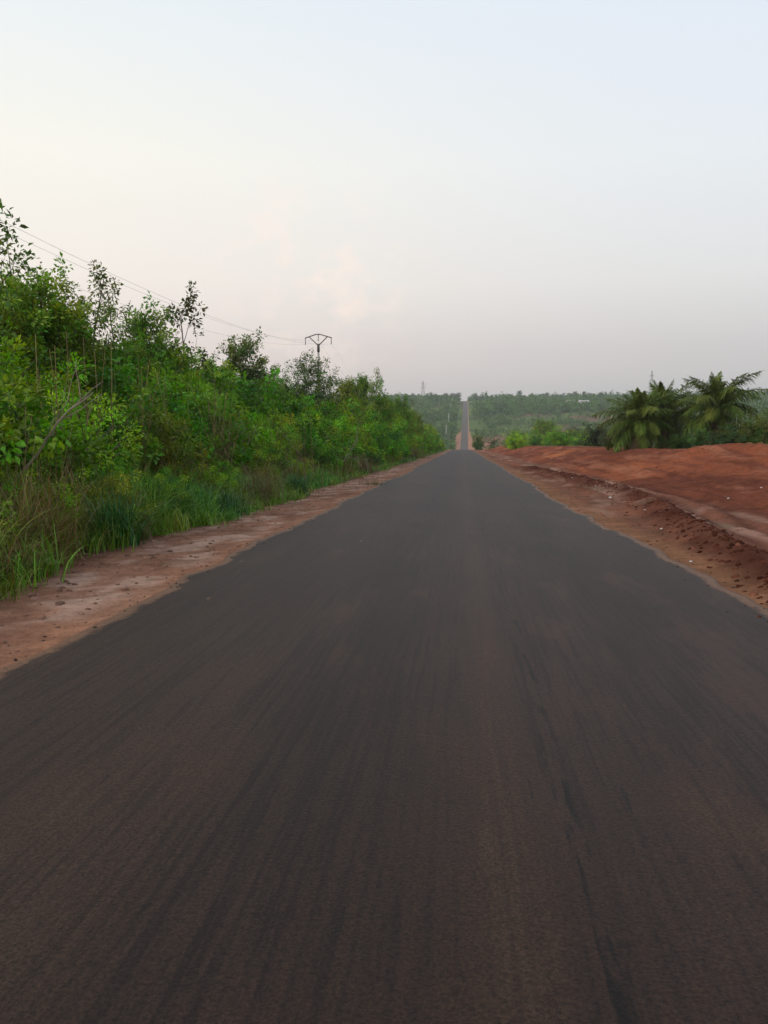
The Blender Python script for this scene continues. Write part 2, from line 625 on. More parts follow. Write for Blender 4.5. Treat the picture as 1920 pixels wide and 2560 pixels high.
def ground_colour(X, Y, S):
    c = np.zeros(X.shape + (3,))
    d, e = S - HALF, -S - HALF
    nA = fbm(X * 0.7, Y * 0.35, 41, 5)
    nB = fbm(X * 2.3, Y * 1.1, 43, 4)
    nC = fbm(X * 0.25, Y * 0.10, 47, 4)
    near = 1 - sstep(270, 330, Y)
    # far land: fields, scrub and bare earth
    f1 = fbm(X / 140, Y / 70, 51, 4)
    f2 = fbm(X / 60, Y / 35, 53, 4)
    c[:] = (0.100, 0.145, 0.040)
    c = blend(c, (0.145, 0.190, 0.045), sstep(0.45, 0.6, f1))
    c = blend(c, (0.06, 0.085, 0.035), sstep(0.52, 0.62, f2))
    c = blend(c, (0.19, 0.115, 0.075), sstep(0.60, 0.68, fbm(X / 90 + 7, Y / 40, 57, 3)) * sstep(20, 60, S))
    c = blend(c, (0.12, 0.10, 0.06), sstep(0.5, 0.7, fbm(X / 50, Y / 50, 59, 3)) * (S < 0))
    # pale earth track along the foot of the far slope, bare red plot beside it
    trk = 690 + 0.30 * S + 14 * (fbm(S / 80, S * 0, 61, 2) - 0.5)
    c = blend(c, (0.30, 0.17, 0.115), np.exp(-((Y - trk) / 7.0) ** 2) * sstep(8, 14, S) * (1 - sstep(120, 260, S)))
    c = blend(c, (0.34, 0.15, 0.10), sstep(6, 10, S) * (1 - sstep(30, 44, S)) * sstep(560, 590, Y) * (1 - sstep(700, 740, Y)))
    c = blend(c, (0.28, 0.15, 0.11), sstep(80, 86, S) * (1 - sstep(104, 112, S)) * sstep(735, 745, Y) * (1 - sstep(805, 815, Y)))
    c = blend(c, (0.40, 0.20, 0.125), sstep(0, 0.3, e) * (1 - sstep(4.5, 6.5, e + 2.5 * (nA - 0.5) + 6 * sstep(690, 800, Y))) * sstep(440, 520, Y) * (1 - sstep(760, 820, Y)))
    c = blend(c, (0.40, 0.20, 0.125), sstep(0, 0.3, d) * (1 - sstep(3.5, 5.5, d + 2.5 * (nA - 0.5) + 4 * sstep(690, 800, Y))) * sstep(440, 520, Y) * (1 - sstep(780, 860, Y)))
    c = blend(c, (0.36, 0.22, 0.16), sstep(0, 0.3, d) * (1 - sstep(0.8, 1.6, d)) * sstep(700, 800, Y))
    # right side, near
    r = np.zeros_like(c)
    r[:] = (0.250, 0.076, 0.036)
    r = blend(r, (0.160, 0.050, 0.027), sstep(0.46, 0.66, nC))
    grd = fbm(X * 1.6 + 0.4 * nC, Y * 0.13, 78, 4)
    r = blend(r, (0.115, 0.038, 0.024), sstep(0.52, 0.64, grd) * 0.6)
    r = blend(r, (0.34, 0.140, 0.080), sstep(0.58, 0.68, fbm(X * 1.3, Y * 0.16, 72, 4)) * 0.5)
    toe = 3.9
    org = np.exp(-((d - toe - 3.6) / 1.9) ** 2) * sstep(0.38, 0.62, fbm(X * 0.22, Y * 0.07, 63, 3)) * sstep(12, 20, Y) * (1 - sstep(75, 110, Y))
    r = blend(r, (0.44, 0.145, 0.052), org * 0.95)
    strip = sstep(1.2, 1.9, d - 0.3 * (nA - .5)) * (1 - sstep(toe - 0.4, toe + 0.5, d + 0.7 * (nA - .5)))
    r = blend(r, (0.215, 0.092, 0.058), strip * 0.85)
    r = blend(r, (0.40, 0.245, 0.18), strip * sstep(0.54, 0.66, fbm(X * 1.8, Y * 0.22, 67, 4)) * 0.6)
    r = blend(r, (0.13, 0.105, 0.06), strip * sstep(0.58, 0.70, fbm(X * 1.1, Y * 0.4, 69, 3)) * 0.5)
    verge = 1 - sstep(1.0, 1.6, d + 0.6 * (nA - 0.5))
    r = blend(r, (0.20, 0.090, 0.055), verge * 0.9)
    r = blend(r, (0.15, 0.075, 0.045), verge * sstep(0.52, 0.68, nB) * 0.7)
    r = blend(r, (0.34, 0.20, 0.14), verge * sstep(0.55, 0.7, fbm(X * 1.2, Y * 0.5, 71, 4)) * 0.7)
    edge = 1 - sstep(0.25, 0.75, d + 0.5 * (nA - 0.5))
    r = blend(r, (0.25, 0.122, 0.064), edge * 0.85)
    ww = windrow(Y)
    wfade = sstep(5, 8, Y) * (1 - sstep(52, 64, Y))
    r = blend(r, (0.082, 0.027, 0.016), np.exp(-((d - ww) / 0.50) ** 4) * wfade * (0.65 + 0.35 * sstep(0.4, 0.6, nB)))
    r = blend(r, (0.12, 0.042, 0.024), np.exp(-((d - 0.45 * ww - 0.35) / 0.28) ** 2) * sstep(18, 24, Y) * wfade * sstep(0.4, 0.6, nA))
    for k_, (off_, amp_) in enumerate(((0.9, 0.8), (1.7, 0.7), (2.6, 0.55))):
        r = blend(r, (0.080, 0.030, 0.019), amp_ * wfade * np.exp(-((d - ww - off_ - 0.35 * (fbm(Y * 0 + k_, Y * 0.12, 75 + k_, 2) - 0.5)) / 0.16) ** 2) * sstep(0.42, 0.6, fbm(X * 0.8, Y * 0.18, 77 + k_, 3)))
    grassy = sstep(toe + 7.3, toe + 9.5, d + 3.5 * (fbm(X * 0.3, Y * 0.15, 73, 3) - 0.5))
    r = blend(r, (0.095, 0.105, 0.035), grassy * 0.85)
    c = np.where((S > 0)[..., None], blend(c, 0, near * 0) * (1 - near[..., None]) + r * near[..., None], c)
    # left side, near
    l = np.zeros_like(c)
    l[:] = (0.275, 0.138, 0.086)
    pale = sstep(0.50, 0.57, fbm(X * 2.4, Y * 1.5, 79, 4))
    l = blend(l, (0.43, 0.28, 0.205), pale * 0.8)
    l = blend(l, (0.17, 0.080, 0.05), sstep(0.55, 0.68, nB) * 0.55)
    l = blend(l, (0.30, 0.145, 0.085), (1 - sstep(0.12, 0.4, e + 0.3 * (nA - 0.5))) * 0.8)
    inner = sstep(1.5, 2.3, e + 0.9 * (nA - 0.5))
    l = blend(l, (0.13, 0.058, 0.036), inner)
    l = blend(l, (0.055, 0.042, 0.024), sstep(2.4, 3.6, e))  # dark soil under the grass, begun closer in as painted contact shade
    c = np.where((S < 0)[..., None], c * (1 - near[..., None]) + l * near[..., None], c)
    return c


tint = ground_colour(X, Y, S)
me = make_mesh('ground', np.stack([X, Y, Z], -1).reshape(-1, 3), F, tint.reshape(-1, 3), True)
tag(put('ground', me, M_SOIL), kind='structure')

# ------------------------------------------------------------------ road sheet
ry = ys[(ys > -58) & (ys < 1330)]
u = np.array([-1, -0.985, -0.95, -0.9, -0.8, -0.6, -0.3, 0, 0.3, 0.6, 0.8, 0.9, 0.95, 0.985, 1.0])
wl = HALF + 0.17 * (fbm(ry * 0 + 3.1, ry * 0.9, 81, 4) - 0.5) * 2 + 0.22 * (fbm(ry * 0 + 5.1, ry * 0.12, 83, 2) - 0.5) * 2
wr_ = HALF + 0.17 * (fbm(ry * 0 + 7.1, ry * 0.9, 85, 4) - 0.5) * 2 + 0.22 * (fbm(ry * 0 + 9.1, ry * 0.12, 87, 2) - 0.5) * 2
U, RY = np.meshgrid(u, ry)
RX = np.where(U < 0, U * wl[:, None], U * wr_[:, None]) + cx(RY)
RZ = P(RY) + 0.018 * (1 - U ** 2) + 0.006
lo = np.stack([RX[:, :1], RY[:, :1], RZ[:, :1] - 0.12], -1)
hi = np.stack([RX[:, -1:], RY[:, -1:], RZ[:, -1:] - 0.12], -1)
G = np.concatenate([lo, np.stack([RX, RY, RZ], -1), hi], 1)
nr, nc = G.shape[:2]
idx = np.arange(nr * nc).reshape(nr, nc)
F = np.stack([idx[:-1, :-1], idx[:-1, 1:], idx[1:, 1:], idx[1:, :-1]], -1).reshape(-1, 4)
ed = sstep(0.80, 1.06, np.abs(np.concatenate([u[:1], u, u[-1:]])))
T = np.repeat(np.tile(ed, (nr, 1))[..., None], 3, -1).reshape(-1, 3)
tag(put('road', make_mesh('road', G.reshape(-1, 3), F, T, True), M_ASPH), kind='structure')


# ------------------------------------------------------------------ foliage
def unit(v):
    return v / (np.linalg.norm(v, axis=-1, keepdims=True) + 1e-9)


def leaf_quads(pos, dirv, nrm, ln, wd, rs):
    """pointed leaves: base, side, tip, side, folded a little along the midrib"""
    dirv = unit(dirv)
    side = unit(np.cross(dirv, nrm))
    up = np.cross(side, dirv)
    ln, wd = ln[:, None], wd[:, None]
    a = pos
    b = pos + dirv * ln * 0.45 + side * wd * 0.5 + up * wd * 0.18
    t = pos + dirv * ln - up * ln * 0.12
    c = pos + dirv * ln * 0.45 - side * wd * 0.5 + up * wd * 0.18
    V = np.stack([a, b, t, c], 1).reshape(-1, 3)
    F = np.arange(len(V)).reshape(-1, 4)
    return V, F


def leaves_at(acc, centres, rs, k, leaf, aspect, radius, droop=0.25, out=None, var=0.25, cvar=0.5):
    n = len(centres)
    ct = np.repeat(centres, k, 0)
    ctint = 1 + cvar * (rs.random((n, 1)) * 2 - 1)
    yel = 1 + 0.42 * (rs.random((n, 1)) * 2 - 1)
    off = unit(rs.normal(size=(n * k, 3))) * (rs.random((n * k, 1)) ** 0.5) * radius
    pos = ct + off
    o = np.repeat(out, k, 0) if out is not None else unit(off)
    d = unit(off) * 0.8 + o * 0.6 + rs.normal(size=(n * k, 3)) * 0.35
    d[:, 2] -= droop
    nrm = rs.normal(size=(n * k, 3)) * 0.55
    nrm[:, 2] += 1.0
    ln = leaf * (0.65 + 0.7 * rs.random(n * k))
    V, F = leaf_quads(pos, d, nrm, ln, ln * aspect * (0.8 + 0.4 * rs.random(n * k)), rs)
    t = np.repeat(ctint, k, 0) * (1 + var * (rs.random((n * k, 1)) * 2 - 1))
    T = np.concatenate([t * np.repeat(yel, k, 0), t, t * (0.85 + 0.3 * rs.random((n * k, 1)))], 1)
    acc.add(V, F, np.repeat(T, 4, 0))


def bez(p, d, L_, up, n=5, wob=0.05, rs=None):
    t = np.linspace(0, 1, n)[:, None]
    q = p + d * L_ * t + np.array([0, 0, up]) * L_ * t ** 2
    if rs is not None:
        w = rs.normal(size=(n, 3)) * wob * L_
        w[0] = 0
        q = q + w * t
    return q


def tree_meshes(seed, H, Rc, tr, f0=0.35, n1=12, n2=5, k=14, leaf=0.16, asp=0.5, rad=0.28, droop=0.3, lean=0.05, top=0.6, up=0.35, fill=0.5):
    rs = np.random.default_rng(seed)
    wood, crown = Acc(), Acc()
    t = np.linspace(0, 1, 8)
    tp = np.stack([lean * H * t * rs.normal() + 0.03 * H * np.sin(t * 5 + rs.random() * 6), lean * H * t * rs.normal() + 0.03 * H * np.sin(t * 4 + rs.random() * 6), H * 0.94 * t], 1)
    tp[0, :2] = 0
    wood.add(*tube(tp, tr * (1 - 0.85 * t) + 0.008, 6))
    cen, outs = [], []
    for i in range(n1):
        f = f0 + (1 - f0) * (i + 0.5 * rs.random()) / n1
        p = np.array([np.interp(f, t, tp[:, j]) for j in range(3)])
        azm = i * 2.4 + rs.normal() * 0.4
        shape = math.sqrt(max(0.05, 1 - ((f - top) / (1.08 - top if f > top else top - f0 + 0.35)) ** 2))
        L1 = Rc * shape * (0.65 + 0.5 * rs.random())
        el = 0.15 + 0.9 * (f - f0) / (1 - f0) + 0.2 * rs.normal()
        d = np.array([math.cos(azm) * math.cos(el), math.sin(azm) * math.cos(el), math.sin(el)])
        q = bez(p, d, L1, up * 0.5, 5, 0.06, rs)
        r0 = tr * 0.45 * (1 - 0.6 * f) + 0.006
        wood.add(*tube(q, np.linspace(r0, r0 * 0.25, 5), 4))
        for j in range(n2):
            u_ = 0.35 + 0.65 * (j + rs.random()) / n2
            p2 = q[0] + (q[-1] - q[0]) * u_
            p2 = np.array([np.interp(u_, np.linspace(0, 1, 5), q[:, c_]) for c_ in range(3)])
            d2 = unit(d * 0.7 + rs.normal(size=3) * 0.65 + np.array([0, 0, 0.25]))
            L2 = L1 * 0.42 * (0.5 + 0.8 * rs.random())
            q2 = bez(p2, d2, L2, 0.15, 4, 0.05, rs)
            wood.add(*tube(q2, np.linspace(r0 * 0.4, 0.005, 4), 4))
            for w_ in ((1.0, 0.55) if rs.random() < fill else (1.0,)):
                cen.append(q2[0] + (q2[-1] - q2[0]) * w_)
                outs.append(d2)
    leaves_at(crown, np.array(cen), rs, k, leaf, asp, rad, droop, np.array(outs))
    return wood.mesh('trunk', True), crown.mesh('crown')


def shrub_meshes(seed, H, Rc, n=16, k=22, sub=7, leaf=0.11, asp=0.5, rad=0.24, droop=0.2, up=0.2):
    rs = np.random.default_rng(seed)
    wood, crown = Acc(), Acc()
    cen, outs = [], []
    for i in range(n):
        azm = i * 2.4 + rs.normal() * 0.3
        tilt = (0.1 + 1.05 * (i + 0.5) / n) if i > 0 else 0.0
        d = np.array([math.cos(azm) * math.sin(tilt), math.sin(azm) * math.sin(tilt), math.cos(tilt)])
        ln = (H * math.cos(tilt) ** 2 + Rc * math.sin(tilt) ** 2) * (0.7 + 0.38 * rs.random())
        q = bez(np.array([rs.normal() * 0.08, rs.normal() * 0.08, 0]), d, ln, -0.06, 5, 0.05, rs)
        wood.add(*tube(q, np.linspace(0.022, 0.006, 5), 4))
        for j in range(sub):
            u_ = 0.14 + 0.86 * (j + rs.random()) / sub
            p2 = np.array([np.interp(u_, np.linspace(0, 1, 5), q[:, c_]) for c_ in range(3)])
            d2 = unit(d * 0.5 + rs.normal(size=3) * 0.7 + np.array([0, 0, 0.2]))
            tip = p2 + d2 * ln * 0.20 * (0.4 + rs.random())
            tip[2] = max(tip[2], 0.12)
            wood.add(*tube(np.array([p2, (p2 + tip) / 2 + rs.normal(size=3) * 0.01, tip]), [0.008, 0.006, 0.004], 4))
            cen.append(tip)
            outs.append(d2)
    leaves_at(crown, np.array(cen), rs, k, leaf, asp, rad, droop, np.array(outs))
    return wood.mesh('stem', True), crown.mesh('foliage')


PROTO = {
    # name: (kind of thing, part names, meshes, natural height)
    'broad': shrub_meshes(1, 2.4, 1.8, 20, 40, 9, 0.130, 0.58, 0.235),
    'broad2': shrub_meshes(2, 2.7, 1.7, 20, 36, 9, 0.16, 0.55, 0.25, 0.35),
    'fine': shrub_meshes(3, 2.3, 1.8, 20, 62, 9, 0.090, 0.5, 0.235),
    'feather': shrub_meshes(4, 2.8, 1.8, 19, 52, 9, 0.15, 0.28, 0.26, 0.45),
    'tall': shrub_meshes(5, 3.6, 1.6, 22, 38, 10, 0.14, 0.55, 0.25, 0.3),
    't_round': tree_meshes(11, 6.0, 2.1, 0.08, 0.14, 26, 7, 30, 0.19, 0.55, 0.34, 0.3),
    't_dense': tree_meshes(12, 6.5, 2.4, 0.10, 0.12, 28, 8, 32, 0.17, 0.52, 0.36, 0.25),
    't_sparse': tree_meshes(13, 7.5, 1.75, 0.075, 0.30, 11, 4, 15, 0.20, 0.55, 0.26, 0.35, 0.06, 0.6, 0.4, 0.15),
    't_slim': tree_meshes(14, 7.0, 1.1, 0.06, 0.30, 13, 4, 11, 0.17, 0.5, 0.24, 0.35, 0.05, 0.5, 0.5, 0.2),
    't_droop': tree_meshes(15, 6.6, 2.3, 0.09, 0.12, 26, 7, 28, 0.27, 0.32, 0.36, 0.75),
    't_big': tree_meshes(16, 8.5, 2.7, 0.14, 0.30, 15, 6, 18, 0.24, 0.5, 0.38, 0.4, 0.05, 0.6, 0.35, 0.3),
}
NATH = {}
for _k, (_a, _b) in PROTO.items():
    _z = np.empty(len(_b.vertices) * 3, dtype=np.float32)
    _b.vertices.foreach_get('co', _z)
    NATH[_k] = float(np.percentile(_z[2::3], 99.5))
GREEN = {'broad': (0.105, 0.265, 0.010), 'broad2': (0.066, 0.205, 0.012), 'fine': (0.200, 0.350, 0.010), 'feather': (0.165, 0.255, 0.014),
         'tall': (0.105, 0.250, 0.012), 't_round': (0.145, 0.255, 0.022), 't_dense': (0.095, 0.200, 0.016), 't_sparse': (0.095, 0.145, 0.036),
         't_slim': (0.120, 0.185, 0.030), 't_droop': (0.130, 0.235, 0.022), 't_big': (0.110, 0.185, 0.028)}


def plant(kind, loc, H, label, group=None, cat=None, col=None, name=None, wide=1.0, rz=None):
    tree = kind.startswith('t_')
    root = empty(name or ('tree' if tree else 'shrub'), (loc[0], loc[1], loc[2] - 0.05), random.uniform(0, 6.28) if rz is None else rz)
    s = H / NATH[kind]
    root.scale = (s * wide, s * wide, s)
    tag(root, label, cat or ('tree' if tree else 'shrub'), group)
    a, b = PROTO[kind]
    base = np.array(col if col is not None else GREEN[kind]) * random.uniform(0.75, 1.5) * np.array([random.uniform(0.9, 1.4), 1, random.uniform(0.7, 1.3)])
    put('trunk' if tree else 'stem', a, M_BARK, root)
    put('crown' if tree else 'foliage', b, M_LEAF, root, tuple(base))
    return root


# --- trees one can tell apart in the left thicket (photo column, distance)
plant('t_big', at(-62, 16.5), 5.90, 'tall big-leaved tree cut off by the left edge of the photo', rz=0.4)
plant('t_round', at(95, 20), 5.15, 'round leafy tree beside the big-leaved tree at the left edge', wide=0.95)
plant('t_round', at(185, 22.5), 4.85, 'leafy tree just left of the two wispy thin stemmed trees', col=(0.13, 0.24, 0.02))
plant('t_slim', at(238, 23.5), 6.10, 'wispy thin stemmed tree rising highest behind the dry stalks', wide=0.9, rz=1.0)
plant('t_slim', at(292, 24.5), 5.90, 'second wispy thin tree, just right of the highest wispy one', wide=0.8, rz=3.1)
plant('t_round', at(362, 27.5), 5.50, 'dense leafy tree between the wispy thin trees and the lone sparse tree', wide=0.9, col=(0.11, 0.215, 0.02))
plant('t_sparse', at(482, 31), 7.20, 'lone sparse tree with open clumps of leaves standing clear against the sky', col=(0.058, 0.095, 0.036), rz=2.2)
plant('t_round', at(606, 38), 6.00, 'pale green tree with feathery top left of the arching palm fronds', col=(0.15, 0.22, 0.055), wide=0.85)
plant('t_dense', at(782, 53), 6.80, 'dark green tree hiding the foot of the forked power pole', col=(0.06, 0.13, 0.022), wide=0.9)
plant('t_droop', at(925, 80), 7.80, 'tree with drooping long leaves and a pointed top sprout, right of the power pole', wide=0.9, rz=0.3)
plant('t_slim', at(936, 79), 8.60, 'slim shoot sticking up out of the drooping-leaved tree', wide=0.55)
plant('t_dense', at(1000, 92), 6.80, 'bushy green tree just right of the drooping-leaved tree', wide=0.9)
plant('t_droop', at(860, 66), 6.30, 'yellow-green tree between the dark tree at the power pole and the drooping-leaved tree', col=(0.15, 0.24, 0.025), wide=0.9)

plant('t_round', at(15, 19), 4.85, 'leafy tree low behind the big-leaved tree at the left edge', wide=1.0, col=(0.13, 0.25, 0.02))
plant('t_dense', at(140, 25), 5.25, 'dark tree standing behind the round leafy trees near the left edge', wide=0.9)
plant('t_round', at(420, 31), 4.45, 'low green tree at the foot of the lone sparse tree, left side', wide=1.0)
plant('t_round', at(545, 37), 4.65, 'green tree between the lone sparse tree and the feathery pale tree', wide=1.0)
plant('t_dense', at(668, 43), 5.05, 'dark tree left of the arching palm fronds', wide=0.9)

# --- the mass of shrubs
KINDTXT = {'broad': 'dark broad-leaved shrub', 'broad2': 'deep green shrub', 'fine': 'bright yellow-green small-leaved shrub',
           'feather': 'feathery olive green shrub', 'tall': 'tall upright leafy shrub', 't_round': 'round-crowned small tree', 't_dense': 'dense dark small tree', 't_droop': 'drooping-leaved small tree', 't_sparse': 'open-crowned small tree'}


def zone(y):
    for lim, s in ((16, 'at the left edge of the photo'), (25, 'behind the tan dry canes'), (42, 'below the lone sparse tree'), (70, 'in front of the power pole'),
                   (120, 'under the drooping-leaved tree'), (185, 'past the drooping-leaved tree'), (999, 'at the road crest')):
        if y < lim:
            return s


def row(x0, jit, y0, y1, step, grow_, hfun, kinds, where, group):
    y = y0
    while y < y1:
        k = random.choice(kinds)
        x = x0 + random.uniform(-jit, jit) + float(cx(y)) + 0.2
        h = hfun(y) * random.uniform(0.82, 1.15)
        yy = y + random.uniform(-0.3, 0.3) * step
        plant(k, (x, yy, float(terrain(x, yy))), h, '%s %s, %s' % (KINDTXT[k], where, zone(y)), group)
        y += step + grow_ * y


G1 = 'shrubs crowding the left roadside thicket'
row(-7.9, 0.4, 10.5, 55, 1.7, 0.022, lambda y: 2.15 + 0.010 * y, ['broad', 'fine', 'broad', 'feather', 'broad2'], 'fronting the left thicket', G1)
row(-6.9, 0.4, 56, 250, 2.2, 0.022, lambda y: 2.6 + 0.6 * math.sin(y * 0.2), ['broad', 'fine', 'broad2', 'feather', 'tall'], 'fronting the left thicket', G1)
row(-9.7, 0.5, 14, 240, 2.0, 0.024, lambda y: 3.0 + 0.014 * min(y, 100), ['broad', 'broad2', 'tall', 'fine', 'tall'], 'amid the left thicket', G1)
row(-12.0, 0.6, 17, 75, 2.3, 0.03, lambda y: 3.7, ['tall', 'broad2', 'broad', 'tall'], 'deep in the left thicket', G1)
G3 = 'low leafy bushes growing in the left verge grass'
y = 9.0
while y < 75:
    x = -6.35 + random.uniform(-0.45, 0.45)
    k = random.choice(['broad', 'fine', 'feather', 'broad2'])
    plant(k, (x, y, float(terrain(x, y))), random.uniform(0.8, 1.45), '%s low in the verge grass, %s' % (KINDTXT[k].replace('shrub', 'bush'), zone(y)), G3, wide=1.15)
    y += random.uniform(1.2, 2.6) + 0.03 * y
G2 = 'small trees in the left roadside thicket'
row(-11.2, 0.5, 18, 60, 2.6, 0.03, lambda y: 4.3, ['t_round', 't_dense', 't_round'], 'amid the left thicket', G2)
row(-14.5, 0.8, 22, 80, 3.4, 0.03, lambda y: 4.1, ['t_round', 't_dense', 't_round'], 'deep in the left thicket', G2)
row(-8.6, 0.5, 84, 240, 2.6, 0.028, lambda y: 5.9 - 0.006 * max(0, y - 100), ['t_round', 't_dense', 't_droop', 't_dense'], 'amid the left thicket', G2)
row(-13.0, 0.8, 95, 255, 4.0, 0.03, lambda y: 6.0, ['t_round', 't_dense'], 'deep in the left thicket', G2)


# ------------------------------------------------------------------ grass
def blades(base, azm, ln, lean, wd, K, rs, tint):
    n = len(base)
    t = np.linspace(0, 1, K + 1)[None, :, None]
    h = np.stack([np.cos(azm), np.sin(azm), 0 * azm], 1)[:, None, :]
    lean = lean[:, None, None]
    L_ = ln[:, None, None]
    c = base[:, None, :] + h * L_ * (0.25 * lean * t + 0.75 * lean * t ** 2) + np.array([0, 0, 1.0]) * L_ * (t - 0.55 * lean * t ** 2.2)
    side = np.stack([-np.sin(azm), np.cos(azm), 0 * azm], 1)[:, None, :]
    w = wd[:, None, None] * (1 - t ** 1.6) * 0.5 + 0.0008
    V = np.stack([c - side * w, c + side * w], 2).reshape(n, -1, 3)
    q = []
    for i in range(K):
        q.append((2 * i, 2 * i + 1, 2 * i + 3, 2 * i + 2))
    F = (np.array(q)[None] + (np.arange(n) * 2 * (K + 1))[:, None, None]).reshape(-1, 4)
    T = np.repeat(tint, 2 * (K + 1), 0)
    return V.reshape(-1, 3), F, T


GRASS_COLS = np.array([(0.085, 0.235, 0.016), (0.045, 0.180, 0.025), (0.160, 0.230, 0.020), (0.125, 0.265, 0.014), (0.22, 0.155, 0.06), (0.16, 0.090, 0.040)])


def tuft_field(cx_, cy_, per, hmin, hmax, spread, cols, rs, wd=0.014, K=4, leanmax=0.95):
    n = len(cx_)
    tc_ = cols * (0.6 + 0.9 * rs.random((n, 1))) * (0.85 + 0.3 * rs.random((n, 3)))
    hh = hmin + (hmax - hmin) * rs.random(n)
    bx = np.repeat(cx_, per) + rs.normal(size=n * per) * spread
    by = np.repeat(cy_, per) + rs.normal(size=n * per) * spread
    bz = terrain(bx, by) - 0.02
    ln = np.repeat(hh, per) * (0.45 + 0.65 * rs.random(n * per))
    T = np.repeat(tc_, per, 0) * (0.75 + 0.5 * rs.random((n * per, 1)))
    return blades(np.stack([bx, by, bz], 1), rs.random(n * per) * 6.283, ln, 0.25 + (leanmax - 0.15) * rs.random(n * per) ** 0.9, wd * (0.6 + 0.8 * rs.random(n * per)) * np.repeat(hh, per) ** 0.3, K, rs, T)


rs = np.random.default_rng(21)
acc = Acc()


def edge_x(y):
    return np.interp(y, [6, 8.5, 11.5, 14, 18, 22, 26, 33, 60], [-4.75, -4.85, -5.35, -5.2, -5.1, -4.8, -5.3, -5.15, -5.2]) - 0.35 * (fbm(y * 0 + 2.2, y * 0.3, 91, 3) - 0.5) * 2 + cx(y) + 0.2


for (ya, yb, nt_, per, hm, hM, sp, wd, K) in ((5, 16, 460, 54, 0.6, 1.35, 0.16, 0.016, 5), (16, 32, 560, 42, 0.45, 1.05, 0.18, 0.017, 4), (32, 70, 520, 26, 0.4, 0.95, 0.25, 0.022, 3), (70, 285, 700, 18, 0.4, 1.0, 0.4, 0.04, 2)):
    y = ya + (yb - ya) * rs.random(nt_)
    dep = rs.random(nt_) ** 1.1 * 2.9
    x = edge_x(y) - dep
    pn = fbm(x * 0.5, y * 0.25, 95, 3)
    ci = np.where(pn > 0.69, rs.choice([4, 5, 2], nt_), np.where(pn > 0.5, rs.choice([2, 3, 4], nt_, p=[.5, .4, .1]), rs.choice([0, 1, 3], nt_)))
    hs = 0.55 + 0.45 * sstep(0, 0.9, dep)
    for sel, f in ((hs < 0.8, 0.6), (hs >= 0.8, 1.0)):
        acc.add(*tuft_field(x[sel], y[sel], per, hm * f, hM * f, sp, GRASS_COLS[ci[sel]], rs, wd, K))
g = put('grass', acc.mesh('grass'), M_GRASS, None, (1, 1, 1))
tag(g, 'rank green and tan grass along the left road shoulder', 'grass', kind='stuff')

# creeping undergrowth filling the ground under the shrubs
acc = Acc()
n = 9000
y = 8 + 110 * rs.random(n) ** 1.6
x = -7.3 - 9.5 * rs.random(n)
zz = terrain(x, y) + 0.1 + 1.5 * rs.random(n) * fbm(x * 0.8, y * 0.5, 97, 2)
leaves_at(acc, np.stack([x, y, zz], 1), rs, 9, 0.13, 0.5, 0.30, 0.2)
g = put('undergrowth', acc.mesh('undergrowth'), M_LEAF, None, (0.055, 0.165, 0.012))
tag(g, 'tangled green creepers covering the ground beneath the shrubs', 'undergrowth', kind='stuff')


# --- single tufts that stand out
def tuft(name, loc, per, h, spread, col, label, group=None, wd=0.016, lean=0.95, rs_=None):
    r = rs_ or np.random.default_rng(int(abs(loc[0] * 977 + loc[1] * 131)))
    b = np.concatenate([r.normal(size=(per, 2)) * spread, np.zeros((per, 1)) - 0.02], 1)
    T = np.array(col)[None] * (0.7 + 0.6 * r.random((per, 1)))
    V, F, T = blades(b, r.random(per) * 6.283, h * (0.5 + 0.6 * r.random(per)), 0.15 + (lean - 0.15) * r.random(per), wd * (0.6 + 0.8 * r.random(per)), 5, r, T)
    o = put(name, make_mesh(name, V, F, T), M_GRASS, None, (1, 1, 1))
    o.location = loc
    tag(o, label, 'grass tuft', group)
    return o


def gpt(px, y, dx=0):
    p = at(px, y)
    return (p[0] + dx, p[1], float(terrain(p[0] + dx, p[1])))


tuft('grass_tuft', ground_hit(742, 1238), 260, 1.0, 0.16, (0.040, 0.135, 0.035), 'bright green arching grass tuft at the edge of the bare shoulder', wd=0.02)
tuft('grass_tuft', ground_hit(285, 1362), 300, 1.15, 0.18, (0.030, 0.125, 0.020), 'dark green long-bladed grass tuft overhanging the near shoulder', wd=0.02)
tuft('grass_tuft', ground_hit(560, 1290), 220, 0.8, 0.16, (0.032, 0.11, 0.035), 'green grass tuft just left of the tan seed-headed grass', wd=0.018)
tuft('grass_tuft', ground_hit(648, 1262), 260, 1.35, 0.22, (0.16, 0.125, 0.055), 'tan seed-headed grass tuft between two green tufts', wd=0.012, lean=0.7)
tuft('grass_tuft', ground_hit(905, 1184), 260, 1.4, 0.35, (0.19, 0.125, 0.075), 'brown dry grass tuft by the shoulder below the drooping-leaved tree', wd=0.016, lean=0.8)
tuft('grass_tuft', (-5.9, 88.0, float(terrain(-5.9, 88.0))), 300, 1.9, 0.7, (0.17, 0.135, 0.06), 'straw-coloured grass tuft farthest along the left verge', wd=0.03, lean=0.7)
tuft('grass_tuft', ground_hit(120, 1400), 110, 1.35, 0.16, (0.20, 0.13, 0.055), 'tan leaning grass tuft at the near left edge of the shoulder', wd=0.012, lean=0.9)
tuft('grass_tuft', ground_hit(820, 1332), 40, 0.22, 0.10, (0.07, 0.09, 0.03), 'tiny grass sprig growing where shoulder meets asphalt', wd=0.010)
tuft('grass_tuft', ground_hit(930, 1213), 90, 0.35, 0.25, (0.10, 0.105, 0.035), 'low sparse grass patch on the bare left shoulder', wd=0.014)


